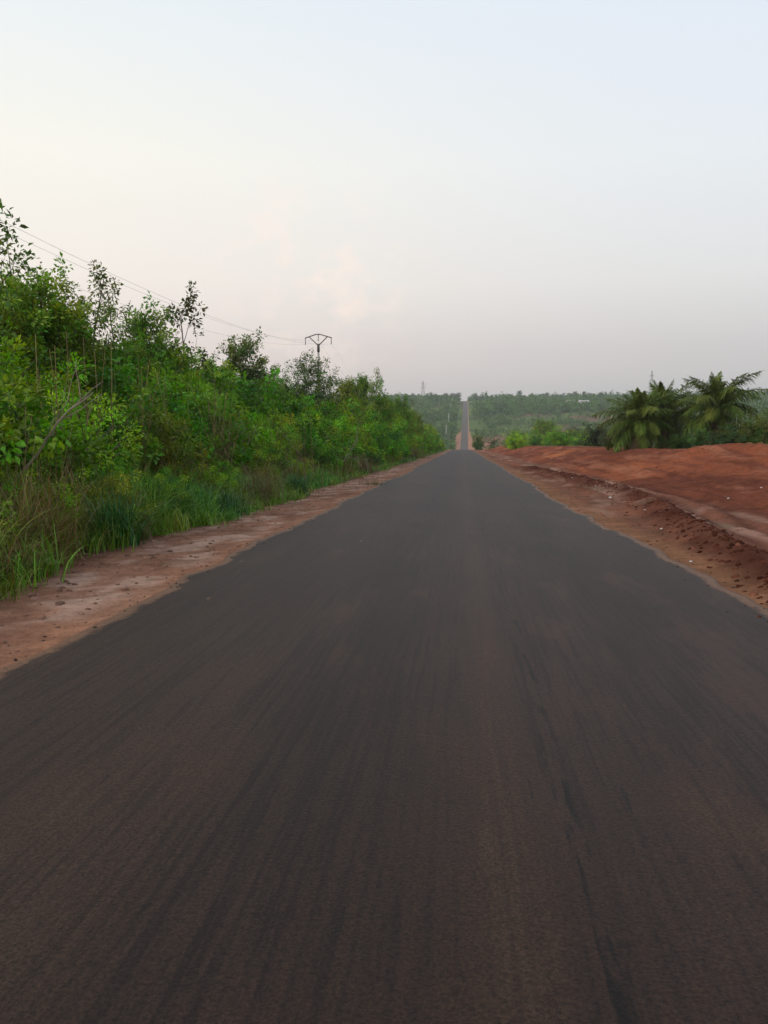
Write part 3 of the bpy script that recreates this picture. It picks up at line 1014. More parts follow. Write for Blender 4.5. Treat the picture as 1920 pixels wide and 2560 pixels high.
GT = 'tall tan seeding grass in the near left verge'
for px, yy_, h_ in ((20, 9.5, 1.5), (75, 10.3, 1.6), (130, 10.8, 1.5), (190, 12.0, 1.55), (330, 15.5, 1.4), (420, 17.5, 1.5), (500, 19.5, 1.5)):
    tuft('tan_tuft', gpt(px, yy_), 55, h_, 0.13, (0.26, 0.175, 0.075), 'tall tan seeding grass leaning out of the near left verge', GT, wd=0.011, lean=0.75)


# --- dry canes
def cane_mesh(seed, n, h, spread, fan):
    r = np.random.default_rng(seed)
    a = Acc()
    for i in range(n):
        az_ = r.random() * 6.283
        fl = fan * r.random() ** 0.7
        L_ = h * (0.55 + 0.5 * r.random())
        t = np.linspace(0, 1, 6)
        p0 = np.array([r.normal() * spread, r.normal() * spread, 0])
        c = p0 + np.outer(t, [0, 0, L_]) + np.outer(t ** 1.5 * L_ * fl, [math.cos(az_), math.sin(az_), -0.25 * fl])
        col = np.array([(0.27, 0.20, 0.085), (0.20, 0.135, 0.06), (0.13, 0.16, 0.045)][r.integers(3)]) * (0.8 + 0.4 * r.random())
        a.add(*tube(c, np.linspace(0.009, 0.004, 6), 4), col)
    m1 = a.mesh('stalks', True)
    # dry hanging leaves
    k = n * 4
    b = Acc()
    base = np.concatenate([r.normal(size=(k, 2)) * spread * 1.8, h * 0.5 * r.random((k, 1))], 1)
    T = np.array([(0.22, 0.15, 0.08)]) * (0.6 + 0.7 * r.random((k, 1)))
    b.add(*blades(base, r.random(k) * 6.283, 0.3 + 0.5 * r.random(k), 0.5 + 0.5 * r.random(k), np.full(k, 0.018), 3, r, T))
    return m1, b.mesh('dry_leaves')


CANES = [cane_mesh(31, 26, 2.9, 0.14, 0.34), cane_mesh(32, 12, 2.5, 0.12, 0.3), cane_mesh(33, 7, 2.8, 0.22, 0.22)]


def cane(i, loc, s, label, group=None, rz=0.0):
    r = empty('dry_cane_clump', (loc[0], loc[1], loc[2] - 0.03), rz, s)
    tag(r, label, 'dry canes', group)
    put('stalks', CANES[i][0], M_DRY, r, (1, 1, 1))
    put('dry_leaves', CANES[i][1], M_DRY, r, (1, 1, 1))
    return r


cane(0, gpt(540, 21.5), 1.06, 'thick fan of tall tan dry canes, the biggest in the thicket')
cane(1, gpt(690, 27), 1.0, 'thin cluster of dry canes right of the big tan fan', rz=1)
cane(2, gpt(760, 31), 0.95, 'few bare dry stalks below the dark tree at the power pole', rz=2)
cane(2, gpt(915, 52), 1.1, 'slender bare stems in front of the drooping-leaved tree', rz=0.5)
cane(1, gpt(862, 40), 0.9, 'leaning dry stems beside the dead bleached branches', rz=4)
GC = 'dry grass stalks rising out of the near left shrubs'
for px, y, s in ((30, 10.5, 0.8), (105, 11.5, 0.85), (190, 13, 0.9), (70, 12.5, 0.95), (150, 13.5, 1.1), (235, 15, 1.1), (330, 17, 1.05), (440, 19, 1.05)):
    cane(2 if s > 0.97 else 1, gpt(px, y), s, 'sparse tall dry stalks poking out of the near left shrubs', GC, px)


# --- dead branches
def dead_branch(loc, pts, r0, label, twigs=5, seed=0):
    r = np.random.default_rng(seed)
    pts = np.array(pts, float)
    a = Acc()
    tt = np.linspace(0, 1, len(pts))
    t = np.linspace(0, 1, 9)
    q = np.stack([np.interp(t, tt, pts[:, j]) for j in range(3)], 1) + r.normal(size=(9, 3)) * 0.02
    a.add(*tube(q, np.linspace(r0, r0 * 0.3, 9), 6), np.array((0.30, 0.25, 0.19)))
    for i in range(twigs):
        u_ = 0.35 + 0.6 * i / twigs
        p = np.array([np.interp(u_, t, q[:, j]) for j in range(3)])
        d = unit(pts[-1] - pts[0] + r.normal(size=3) * 0.9)
        a.add(*tube(bez(p, d, 0.5 + 0.5 * r.random(), 0.2, 5, 0.05, r), np.linspace(r0 * 0.4, 0.004, 5), 4), np.array((0.28, 0.23, 0.17)))
    o = put('dead_branch', a.mesh('dead_branch', True), M_DRY, None, (1, 1, 1))
    o.location = loc
    return tag(o, label, 'branch')


dead_branch(gpt(20, 11.2, 0.3), [(-0.5, 0, 0.5), (0.1, 0, 1.1), (0.5, 0.1, 1.75), (1.05, 0.2, 2.1)], 0.028, 'pale bare dead branch arching over the near left grass', 6, 1)
dead_branch(gpt(850, 38), [(0, 0, 0.2), (0.3, 0, 0.9), (0.9, 0.1, 1.7)], 0.03, 'bleached dead branch leaning toward the road from the thicket', 7, 2)
dead_branch(gpt(612, 25), [(-0.5, 0, 0.0), (-0.1, 0, 0.8), (0.35, 0.1, 1.7)], 0.03, 'dark slanting dead stick beside the big tan cane fan', 3, 3)


GD = 'bare dead sticks along the front of the left thicket'
_r = np.random.default_rng(3)
for i in range(14):
    px = 640 + 25 * i
    yy_ = 7.0 * FPX / (1158 - px)
    h_ = 1.1 + 0.9 * _r.random()
    dead_branch(gpt(px, yy_), [(0, 0, 0.1), (0.25 * _r.normal(), 0, 0.5 * h_), (0.6 * _r.normal(), 0.2 * _r.normal(), h_)], 0.014, 'thin bare dead stick standing in the dry grass before the thicket', 3, 40 + i)
    C.objects[-1]['group'] = GD
GB = 'brown dry grass tufts at the foot of the left thicket'
for i in range(10):
    px = 610 + 38 * i + _r.normal() * 8
    yy_ = (6.2 + 0.5 * _r.random()) * FPX / (1158 - px)
    tuft('dry_tuft', gpt(px, yy_), 150, 1.0 + 0.5 * _r.random(), 0.25 + 0.006 * yy_, [(0.22, 0.15, 0.06), (0.16, 0.085, 0.045), (0.22, 0.19, 0.055)][i % 3], 'brown dry grass tuft at the foot of the thicket shrubs', GB, wd=0.012 + 0.0003 * yy_, lean=0.9)

# ------------------------------------------------------------------ oil palms
def frond_mesh(seed, L_, el, drop, nl=42, leaf=0.85, hang=0.55):
    nl = int(nl * 1.8)
    r = np.random.default_rng(seed)
    t = np.linspace(0, 1, 16)
    # rachis in the XZ plane, bending over with length
    ang = el - drop * t ** 1.3
    dx = np.cos(ang) * L_ / 15
    dz = np.sin(ang) * L_ / 15
    p = np.stack([np.concatenate([[0], np.cumsum(dx[:-1])]), 0.15 * np.sin(t * 2 + r.random()) * t, np.concatenate([[0], np.cumsum(dz[:-1])])], 1)
    a = Acc()
    a.add(*tube(p, np.linspace(0.05, 0.008, 16), 4), np.array((1.9, 1.35, 1.2)))
    u_ = np.repeat(np.linspace(0.12, 1.0, nl), 2)
    sgn = np.tile([1.0, -1.0], nl)
    base = np.stack([np.interp(u_, t, p[:, j]) for j in range(3)], 1)
    tang = np.stack([np.interp(u_, t, np.gradient(p[:, j])) for j in range(3)], 1)
    tang = unit(tang)
    side = np.stack([0 * u_, sgn, 0 * u_], 1)
    upv = np.cross(tang, np.array([0, 1.0, 0])) * -1
    ln = leaf * np.sin(np.clip(u_ * 0.93 + 0.12, 0, 1) * math.pi) ** 0.6 * (0.8 + 0.35 * r.random(len(u_)))
    d = unit(side * (0.75 + 0.2 * r.random((len(u_), 1))) + tang * (0.55 + 0.9 * u_[:, None] ** 3) + upv * (r.normal(size=(len(u_), 1)) * 0.45 + 0.10))
    # two-segment leaflets that sag at the tip
    w = 0.060
    wv = unit(np.cross(d, upv)) * w * 0.5
    mid = base + d * ln[:, None] * 0.5 - np.array([0, 0, 1]) * ln[:, None] * hang * 0.18
    tip = base + d * ln[:, None] * 0.92 - np.array([0, 0, 1]) * ln[:, None] * hang * (0.65 + 0.3 * r.random((len(u_), 1)))
    V = np.stack([base - wv * 0.6, base + wv * 0.6, mid - wv, mid + wv, tip - wv * 0.15, tip + wv * 0.15], 1).reshape(-1, 3)
    k = np.arange(len(u_))[:, None] * 6
    F = np.concatenate([k + np.array([0, 1, 3, 2]), k + np.array([2, 3, 5, 4])], 0)
    T = np.ones((len(u_), 3)) * (0.75 + 0.5 * r.random((len(u_), 1)))
    a.add(V, F, np.repeat(T, 6, 0))
    return a.mesh('frond')


FR = [frond_mesh(41, 3.5, 1.42, 0.55, 46, 0.75, 0.35), frond_mesh(42, 3.9, 1.1, 1.0, 46, 0.85, 0.5), frond_mesh(43, 4.1, 0.72, 1.25, 46, 0.9, 0.6),
      frond_mesh(44, 4.0, 0.30, 1.35, 44, 0.9, 0.7), frond_mesh(45, 3.7, -0.25, 1.15, 42, 0.85, 0.7), frond_mesh(46, 3.2, -0.9, 0.6, 36, 0.7, 0.5)]


def palm_trunk(H, r):
    a = Acc()
    n = 9
    t = np.linspace(0, 1, n)
    a.add(*tube(np.stack([0.05 * np.sin(t * 3), 0 * t, H * t - 0.2], 1), r * (1.15 - 0.25 * t), 10))
    q = np.random.default_rng(5)
    for i in range(int(H * 26)):          # stubs of cut fronds in a spiral
        z = 0.05 + (H - 0.05) * i / (H * 26)
        az_ = i * 2.4
        p = np.array([math.cos(az_) * r * 0.85, math.sin(az_) * r * 0.85, z])
        d = np.array([math.cos(az_) * 0.7, math.sin(az_) * 0.7, 0.75])
        L_ = 0.16 + 0.16 * q.random()
        a.add(*tube(np.array([p, p + d * L_ * 0.6, p + d * L_]), [0.06, 0.05, 0.02], 4))
    return a.mesh('trunk')


def oil_palm(loc, H, s, label, n=30, group=None, rz=0.0, col=(0.090, 0.140, 0.022), dead=5, tr=0.24):
    random.seed(int(loc[1] * 37 + loc[0] * 11))
    root = empty('oil_palm', loc, rz, s)
    tag(root, label, 'palm tree', group)
    put('trunk', palm_trunk(H, tr), M_PALMTRUNK, root)
    for i in range(n):
        f = i / (n - 1)
        k = min(4, int(f * 5))
        o = put('frond', FR[k], M_PALM, root, tuple(np.array(col) * random.uniform(0.8, 1.25) * np.array([random.uniform(0.9, 1.25), 1, 1])))
        o.location = (0, 0, H - 0.15 - 0.25 * f)
        o.rotation_euler = (random.uniform(-0.14, 0.14), random.uniform(-0.15, 0.15), i * 2.4 + random.uniform(-0.25, 0.25))
        sc = random.uniform(0.78, 1.15) * (0.78 if k == 0 else 1)
        o.scale = (sc, sc, sc)
    for i in range(dead):
        o = put('dry_frond', FR[5], M_PALM, root, (0.16, 0.115, 0.06))
        o.location = (0, 0, H - 0.35)
        o.rotation_euler = (0, random.uniform(-0.1, 0.15), i * 6.283 / max(dead, 1) + random.uniform(-0.4, 0.4))
    return root


oil_palm(at(1788, 62), 3.5, 1.0, 'rightmost big oil palm, its crown rising highest beyond the red bank', 44, rz=0.6)
oil_palm(at(1655, 66), 3.1, 1.0, 'middle oil palm with a dark stubby trunk showing, left of the highest palm', 42, rz=2.0)
oil_palm(at(1596, 62), 2.6, 0.92, 'leftmost of the three big oil palms, fronds brushing the red bank', 40, rz=4.0, dead=6)
oil_palm(at(1236, 256), 1.7, 0.72, 'small distant oil palm where the red bank meets the road crest', 26, col=(0.075, 0.125, 0.04), dead=2)
oil_palm(at(1266, 262), 1.2, 0.62, 'smaller oil palm just right of the distant small palm', 22, col=(0.08, 0.13, 0.04), dead=2)
pp = at(722, 47)
oil_palm((pp[0], pp[1], pp[2]), 5.2, 0.62, 'palm fronds arching out of the left thicket beside the power pole', 16, rz=0.2, col=(0.035, 0.06, 0.025), dead=1, tr=0.2)

# bushes at and behind the bank on the right
plant('broad', at(1812, 55), 1.7, 'dark green bush in front of the highest oil palm', wide=1.25, col=(0.040, 0.10, 0.030))
plant('broad2', at(1762, 57), 1.4, 'leafy bush at the foot of the highest oil palm, left side', wide=1.1, col=(0.05, 0.12, 0.03))
plant('tall', at(1868, 60), 2.0, 'deep green bush just right of the highest oil palm', wide=1.2, col=(0.035, 0.085, 0.03))
plant('fine', at(1915, 58), 3.0, 'yellow-green bush at the right edge of the photo behind the bank', wide=1.2, col=(0.085, 0.14, 0.025))
plant('fine', at(1690, 60), 1.1, 'low bright green plant between the middle and highest oil palms', wide=1.6, col=(0.055, 0.15, 0.025))
plant('broad', at(1712, 72), 1.6, 'dark bush behind the middle and highest oil palms', wide=1.2, col=(0.04, 0.09, 0.03))
plant('fine', at(1545, 80), 2.6, 'pale green bush left of the three big oil palms', wide=1.2, col=(0.07, 0.12, 0.04))
plant('broad2', at(1500, 110), 3.2, 'grey-green bush on the valley side of the bank, left of the palms', wide=1.2, col=(0.055, 0.10, 0.04))
plant('tall', at(1196, 262), 6.6, 'narrow tall bush at the right road edge on the crest', wide=0.75, col=(0.105, 0.20, 0.03))

# pale spiky plants by the distant palms
for px, lab in ((1243, 'pale spiky plant below the small distant palm'), (1262, 'second pale spiky plant, right of the first below the small distant palms')):
    p = at(px, 250)
    tuft('spiky_plant', p, 60, 2.0, 0.2, (0.30, 0.33, 0.22), lab, wd=0.12, lean=0.7)
    C.objects[-1]['category'] = 'plant'

# trees standing in the valley beyond the bank
GV = 'bushes and trees in the valley right of the road'
vk = [('t_round', 'rounded tree in the valley behind the red bank'), ('t_dense', 'dense dark tree in the valley behind the red bank'),
      ('broad', 'low bush on the valley edge behind the red bank'), ('fine', 'light green bush on the valley edge behind the red bank')]
for i in range(46):
    px = random.uniform(1272, 1580)
    y = random.uniform(240, 420)
    k, lab = vk[i % 4]
    h = random.uniform(5.5, 8.5) if k[:2] == 't_' else random.uniform(2.8, 4.2)
    if k[:2] != 't_':
        y = random.uniform(150, 300)
    plant(k, at(px, y), h, lab, GV, wide=1.25)
for px, y, h, lab in ((1432, 330, 12, 'big dark tree leading the dark grove in the valley'), (1462, 345, 13, 'tallest tree of the dark grove in the valley'), (1490, 335, 12.5, 'broad tree at the middle of the dark valley grove'),
                      (1516, 350, 12, 'dark tree at the right end of the valley grove'), (1385, 310, 9, 'solitary mid-green tree left of the dark valley grove')):
    plant('t_dense', at(px, y), h, lab, col=(0.035, 0.082, 0.034), wide=1.2)

# ------------------------------------------------------------------ far woods
rs = np.random.default_rng(77)


def far_wood(n, xa, xb, ya, yb, mask, hm, hM, q, col, name, label):
    x = xa + (xb - xa) * rs.random(n)
    y = ya + (yb - ya) * rs.random(n)
    m = mask(x, y)
    x, y = x[m], y[m]
    z = terrain(x, y)
    H = (hm + (hM - hm) * rs.random(len(x)) ** 1.6) * (0.55 + 0.95 * fbm(x / 35, y / 35, 131, 3))
    a = Acc()
    n = len(x)
    cr = H * (0.32 + 0.16 * rs.random(n))
    ctr = np.stack([x, y, z + H * 0.58], 1)
    off = unit(rs.normal(size=(n, q, 3))) * (rs.random((n, q, 1)) ** 0.4)
    pos = ctr[:, None, :] + off * np.stack([cr, cr, H * 0.45], 1)[:, None, :]
    pos = pos.reshape(-1, 3)
    d = (off + rs.normal(size=off.shape) * 0.5).reshape(-1, 3)
    nrm = rs.normal(size=(n * q, 3)) * 0.7
    nrm[:, 2] += 0.8
    ln = np.repeat(H * 0.21, q) * (0.7 + 0.7 * rs.random(n * q))
    V, F = leaf_quads(pos - unit(d) * ln[:, None] * 0.5, d, nrm, ln, ln * 0.75, rs)
    t = np.array(col)[None, None, :] * (0.65 + 0.7 * rs.random((n, 1, 1))) * (1 + np.array([0.3, 0, 0.1]) * (rs.random((n, 1, 3)) - 0.5)) * (0.8 + 0.4 * rs.random((n, q, 1)))
    a.add(V, F, np.repeat(t.reshape(-1, 3), 4, 0))
    # trunks
    tv, tf = [], []
    b = np.stack([x, y, z - 0.3], 1)
    tp = np.stack([x, y, z + H * 0.5], 1)
    r = (0.02 * H)[:, None]
    quad = [np.stack([b + r * np.array(o), b + r * np.array(p), tp + 0.5 * r * np.array(p), tp + 0.5 * r * np.array(o)], 1)
            for o, p in (((-1, -1, 0), (1, -1, 0)), ((1, -1, 0), (1, 1, 0)), ((1, 1, 0), (-1, 1, 0)), ((-1, 1, 0), (-1, -1, 0)))]
    V = np.concatenate(quad, 0).reshape(-1, 3)
    a.add(V, np.arange(len(V)).reshape(-1, 4), np.array((0.13, 0.11, 0.09)))
    o = put(name, a.mesh(name), M_LEAF, None, (1, 1, 1))
    tag(o, label, 'woodland', kind='stuff')


off_road = lambda x, y, w: np.abs(x - cx(y)) > w
far_wood(5200, 8, 620, 905, 1230, lambda x, y: off_road(x, y, 7 + 0.004 * (y - 500)) & (fbm(x / 90, y / 55, 101, 3) + 0.25 * sstep(880, 940, y) * (1 - sstep(1050, 1080, y)) > 0.53), 5, 11, 36, (0.095, 0.185, 0.045), 'distant_woodland', 'dense green woodland across the far slope right of the road')
far_wood(2600, 10, 900, 1230, 1650, lambda x, y: off_road(x, y, 5.5), 6, 12, 30, (0.070, 0.140, 0.045), 'distant_woodland', 'woodland along the skyline right of the far road')
far_wood(5600, -420, -6, 560, 1500, lambda x, y: off_road(x, y, 6 + 3 * (y < 1000)) & (fbm(x / 60, y / 60, 103, 3) > 0.30), 5, 10, 36, (0.090, 0.170, 0.045), 'distant_woodland', 'scrubby woodland on the far slope left of the road')
far_wood(1800, 12, 420, 700, 905, lambda x, y: off_road(x, y, 9) & (fbm(x / 25, y / 18, 111, 3) > 0.53), 3, 7, 34, (0.085, 0.165, 0.045), 'distant_woodland', 'scattered clumps of trees between the far fields right of the road')
far_wood(4200, 10, 330, 430, 900, lambda x, y: off_road(x, y, 10) & (fbm(x / 45, y / 30, 107, 3) > 0.47), 2.5, 5.5, 28, (0.110, 0.180, 0.036), 'distant_scrub', 'low scrub dotting the pale fields on the valley floor')

GR = 'trees standing out along the far right skyline'
for i in range(34):
    px = 1190 + i * 22 + random.uniform(-7, 7)
    k = random.choice(['t_round', 't_dense', 't_slim'])
    plant(k, at(px, random.uniform(1240, 1330) + 0.25 * (px - 1190)), random.uniform(10, 18), 'single tree rising above the far right skyline woods', GR, wide=1.1, col=(0.06, 0.11, 0.045))
GL = 'trees standing out along the far left skyline'
for px in (1012, 1030, 1044, 1068, 1086, 1106, 1118, 1128, 1139, 1148):
    plant('t_dense', at(px + random.uniform(-3, 3), random.uniform(1180, 1300)), random.uniform(8, 14), 'single tree on the far left skyline near the steel pylon', GL, wide=1.2, col=(0.045, 0.075, 0.04))
plant('t_dense', at(1077, 1180), 15, 'dark spreading tree standing highest on the far left skyline', wide=0.9, col=(0.03, 0.055, 0.035))


# ------------------------------------------------------------------ power line
PX = -16.6
TOPH = 12.5


def rod(a, p, q, r, n=6):
    a.add(*tube(np.array([p, (np.array(p) + np.array(q)) / 2, q], float), r, n))


def pole_parts():
    parts = []
    a = Acc()
    a.add(*tube(np.array([(0, 0, -0.4), (0, 0, 5), (0, 0, TOPH - 1.9)]), [0.17, 0.14, 0.11], 8))
    parts.append(('pole', a.mesh('pole', True), M_CONC))
    a = Acc()
    a.add(*tube(np.array([(0, 0, TOPH - 1.98), (0, 0, TOPH - 1.5), (0, 0, TOPH - 1.06)]), [0.16, 0.16, 0.15], 8))
    a.add(*box(0, -0.17, TOPH - 1.5, 0.05, 0.06, 0.95))
    parts.append(('sleeve', a.mesh('sleeve'), M_STEEL))
    a = Acc()
    for p, q in (((-1.55, 0, TOPH - 0.42), (-0.26, 0, TOPH)), ((-0.26, 0, TOPH), (0.2, 0, TOPH)), ((0.2, 0, TOPH), (1.55, 0, TOPH - 0.40))):
        rod(a, p, q, 0.065)
    parts.append(('crossarm', a.mesh('crossarm'), M_STEEL))
    for s in (-1, 1):
        a = Acc()
        rod(a, (s * 0.06, 0, TOPH - 1.22), (s * 1.03, 0, TOPH - 0.30), 0.06)
        parts.append(('brace', a.mesh('brace'), M_STEEL))
    for xx, zt, zb in ((-1.5, TOPH - 0.44, TOPH - 1.08), (0.0, TOPH - 0.06, TOPH - 0.66), (1.5, TOPH - 0.42, TOPH - 1.05)):
        a = Acc()
        nz = 15
        zz_ = np.linspace(zt, zb, nz)
        rr = np.where(np.arange(nz) % 2 == 1, 0.055, 0.022)
        a.add(*tube(np.stack([0 * zz_ + xx, 0 * zz_, zz_], 1), rr, 8))
        a.add(*box(xx, 0, zb - 0.03, 0.09, 0.16, 0.07))
        parts.append(('insulator', a.mesh('insulator', True), M_GLASSINS))
    return parts


PARTS = pole_parts()
PALE_PARTS = [(a_, b_.copy(), c_) for a_, b_, c_ in PARTS]
M_PALE = rough_material('pale_concrete', (0.66, 0.64, 0.60), (0.78, 0.76, 0.72), 2)
PALE_PARTS[0][1].materials.clear()
PALE_PARTS[0][1].materials.append(M_PALE)
POLE_Y = [89, 209, 329, 452, 577, 712, 832, 960, 1090, 1215]
GP = 'power poles climbing the far hillside beyond the crest'
tops = [(-31.0, float(P(-31)) + 1.4)]
for i, y in enumerate(POLE_Y):
    x = PX if y < 400 else PX + (0.4 if y < 600 else 1.5)
    z = float(terrain(x, y))
    tops.append((y, z))
    root = empty('power_pole', (x, y, z))
    if i == 0:
        tag(root, 'power pole with forked steel top rising above the left thicket', 'power pole')
    elif i < 4:
        tag(root, 'forked-top power pole of the same line, hidden behind the far end of the left thicket', 'power pole', 'poles hidden by the thicket')
    else:
        tag(root, 'pale power pole among the scrub of the far hillside left of the road', 'power pole', GP)
    if i >= 4:
        root.scale = (1.6, 1.6, 1)
    for nm, me_, mt in (PARTS if i < 4 else PALE_PARTS):
        put(nm, me_, mt, root)

WLAB = ('left wire of the power line, lowest against the sky at the photo left', 'middle wire of the power line, hung under the peak of the forked pole top', 'right wire of the power line, hung from the road-side arm tip')
for w, (xo, zo) in enumerate(((-1.5, -1.12), (0.0, -0.70), (1.5, -1.09))):
    a = Acc()
    for (ya, za), (yb, zb) in zip(tops[:5], tops[1:6]):
        t = np.linspace(0, 1, 25)
        yy = ya + (yb - ya) * t
        z = (za + (zb - za) * t) + TOPH + zo - 4.1 * 4 * t * (1 - t) * ((yb - ya) / 120.0) ** 2
        V, F = tube(np.stack([0 * t + PX + xo, yy, z], 1), 0.0055, 4)
        a.add(V, F)
    o = put('power_wire', a.mesh('power_wire', True), M_WIRE)
    tag(o, WLAB[w], 'wire')


# ------------------------------------------------------------------ steel pylons far away
def pylon(loc, H, label):
    root = empty('steel_pylon', loc)
    tag(root, label, 'pylon')
    a = Acc()
    wd = lambda f: 3.6 * (1 - f) ** 1.3 + 0.55
    lv = np.linspace(0, 1, 9)
    for sx, sy in ((-1, -1), (1, -1), (1, 1), (-1, 1)):
        a.add(*tube(np.array([(sx * wd(f), sy * wd(f), H * f) for f in lv]), 0.13, 4))
    for f0_, f1_ in zip(lv[:-1], lv[1:]):
        c0 = [(sx * wd(f0_), sy * wd(f0_), H * f0_) for sx, sy in ((-1, -1), (1, -1), (1, 1), (-1, 1))]
        c1 = [(sx * wd(f1_), sy * wd(f1_), H * f1_) for sx, sy in ((-1, -1), (1, -1), (1, 1), (-1, 1))]
        for i in range(4):
            rod(a, c0[i], c1[(i + 1) % 4], 0.08, 4)
            rod(a, c0[(i + 1) % 4], c1[i], 0.08, 4)
            rod(a, c1[i], c1[(i + 1) % 4], 0.08, 4)
    put('lattice_tower', a.mesh('lattice_tower'), M_STEEL, root)
    for f, L_, s in ((0.66, 4.2, -1), (0.66, 4.2, 1), (0.82, 3.6, 1), (0.84, 3.2, -1)):
        b = Acc()
        z = H * f
        rod(b, (0, 0, z), (s * L_, 0, z + 0.3), 0.12, 4)
        rod(b, (0, 0, z + 1.6), (s * L_, 0, z + 0.3), 0.10, 4)
        rod(b, (s * L_ * 0.5, 0, z), (s * L_ * 0.5, 0, z + 0.9), 0.08, 4)
        rod(b, (s * L_, 0, z + 0.3), (s * L_, 0, z - 1.6), 0.10, 4)
        put('crossarm', b.mesh('crossarm'), M_STEEL, root)
    return root


pylon(at(1057, 1250), 32, 'steel lattice pylon on the left skyline above the far hill')
pylon(at(1624, 1350), 48, 'steel lattice pylon showing between the oil palm crowns')


# ------------------------------------------------------------------ far building
def far_building(loc, rz):
    root = empty('farm_building', loc, rz)
    tag(root, 'long low pale building with a light sheet roof on the far right slope', 'building')
    Lb, Wb, Hb = 30.0, 8.0, 3.6
    a = Acc()
    a.add(*box(0, 0, Hb / 2 - 0.5, Lb, Wb, Hb + 1.0))
    put('wall', a.mesh('wall'), M_WALL, root)
    V = np.array([(-Lb / 2 - .6, -Wb / 2 - .8, Hb + 0.01), (Lb / 2 + .6, -Wb / 2 - .8, Hb + 0.01), (Lb / 2 + .6, Wb / 2 + .8, Hb + 0.01), (-Lb / 2 - .6, Wb / 2 + .8, Hb + 0.01), (-Lb / 2 - .6, 0, Hb + 2.6), (Lb / 2 + .6, 0, Hb + 2.6)])
    me_ = bpy.data.meshes.new('roof')
    me_.from_pydata([tuple(v) for v in V], [], [(0, 1, 5, 4), (2, 3, 4, 5), (0, 4, 3), (1, 2, 5), (0, 3, 2, 1)])
    put('roof', me_, M_ROOF, root)
    for i in range(6):
        b = Acc()
        b.add(*box(-12 + i * 4.8, -Wb / 2 - 0.02, 2.0, 1.4, 0.1, 1.2))
        put('window', b.mesh('window'), M_DARK, root)
    b = Acc()
    b.add(*box(-9.6, -Wb / 2 - 0.03, 1.1, 1.2, 0.12, 2.2))
    put('door', b.mesh('door'), M_DARK, root)


bp_ = at(1442, 1130)
far_building((bp_[0], bp_[1], bp_[2] + 1.0), -0.05)


# ------------------------------------------------------------------ two people on the far shoulder
def person(loc, rz, top, legs, label, phase):
    J = {'pelvis': (0, 0, 0.92), 'waist': (0, 0.01, 1.08), 'chest': (0, 0.02, 1.32), 'neck': (0, 0.03, 1.48), 'headb': (0, 0.05, 1.56), 'headt': (0, 0.05, 1.70)}
    V, E, Rr = [], [], []

    def add(p, r, parent=None):
        V.append(p)
        Rr.append(r)
        if parent is not None:
            E.append((parent, len(V) - 1))
        return len(V) - 1
    pv = add(J['pelvis'], 0.13)
    wa = add(J['waist'], 0.115, pv)
    ch = add(J['chest'], 0.135, wa)
    nk = add(J['neck'], 0.055, ch)
    hb = add(J['headb'], 0.085, nk)
    add(J['headt'], 0.08, hb)
    for s in (-1, 1):
        st = 0.26 * s * phase
        hp = add((s * 0.10, 0, 0.86), 0.10, pv)
        kn = add((s * 0.11, st * 0.6 + 0.05, 0.48), 0.065, hp)
        an = add((s * 0.11, st - 0.02, 0.09), 0.042, kn)
        add((s * 0.12, st + 0.14, 0.035), 0.035, an)
        sh = add((s * 0.20, 0.02, 1.40), 0.062, ch)
        el = add((s * 0.25, -st * 0.4, 1.12), 0.045, sh)
        wr = add((s * 0.26, -st * 0.7 + 0.08, 0.88), 0.030, el)
        pm = add((s * 0.26, -st * 0.7 + 0.10, 0.82), 0.034, wr)
        for f in range(4):
            k1_ = add((s * 0.26, -st * 0.7 + 0.075 + 0.02 * f, 0.77), 0.009, pm)
            add((s * 0.255, -st * 0.7 + 0.085 + 0.02 * f, 0.735 + 0.006 * abs(f - 1)), 0.008, k1_)
        add((s * 0.235, -st * 0.7 + 0.145, 0.80), 0.010, pm)
    me_ = bpy.data.meshes.new('person')
    me_.from_pydata(V, E, [])
    o = bpy.data.objects.new('person', me_)
    COL.objects.link(o)
    sk_ = o.modifiers.new('skin', 'SKIN')
    for i, r in enumerate(Rr):
        me_.skin_vertices[0].data[i].radius = (r, r * 0.85)
    me_.skin_vertices[0].data[0].use_root = True
    o.modifiers.new('sub', 'SUBSURF').levels = 1
    m, n, b, _ = new_mat('clothes_and_skin')
    c = n.nodes.new('ShaderNodeTexCoord')
    sp = n.nodes.new('ShaderNodeSeparateXYZ')
    n.links.new(c.outputs['Object'], sp.inputs[0])
    c1 = mixc(n, mrange(n, sp.outputs['Z'], 0.93, 0.94, 0, 1), legs, top)
    c2 = mixc(n, mrange(n, sp.outputs['Z'], 1.46, 1.47, 0, 1), c1, (0.06, 0.035, 0.025))
    c3 = mixc(n, mrange(n, sp.outputs['Z'], 1.66, 1.665, 0, 1), c2, (0.01, 0.009, 0.008))
    n.links.new(c3, b.inputs['Base Color'])
    b.inputs['Roughness'].default_value = 0.8
    me_.materials.append(m)
    o.location = loc
    o.rotation_euler = (0, 0, rz)
    tag(o, label, 'person')


person(at(1141, 668), 3.1, (0.05, 0.03, 0.04), (0.02, 0.02, 0.03), 'person in dark clothes walking on the far red shoulder, left of the pair', 1)
person(at(1145.5, 664), 3.0, (0.09, 0.03, 0.025), (0.025, 0.02, 0.02), 'person in dark reddish top walking on the far red shoulder, nearer the asphalt', -1)


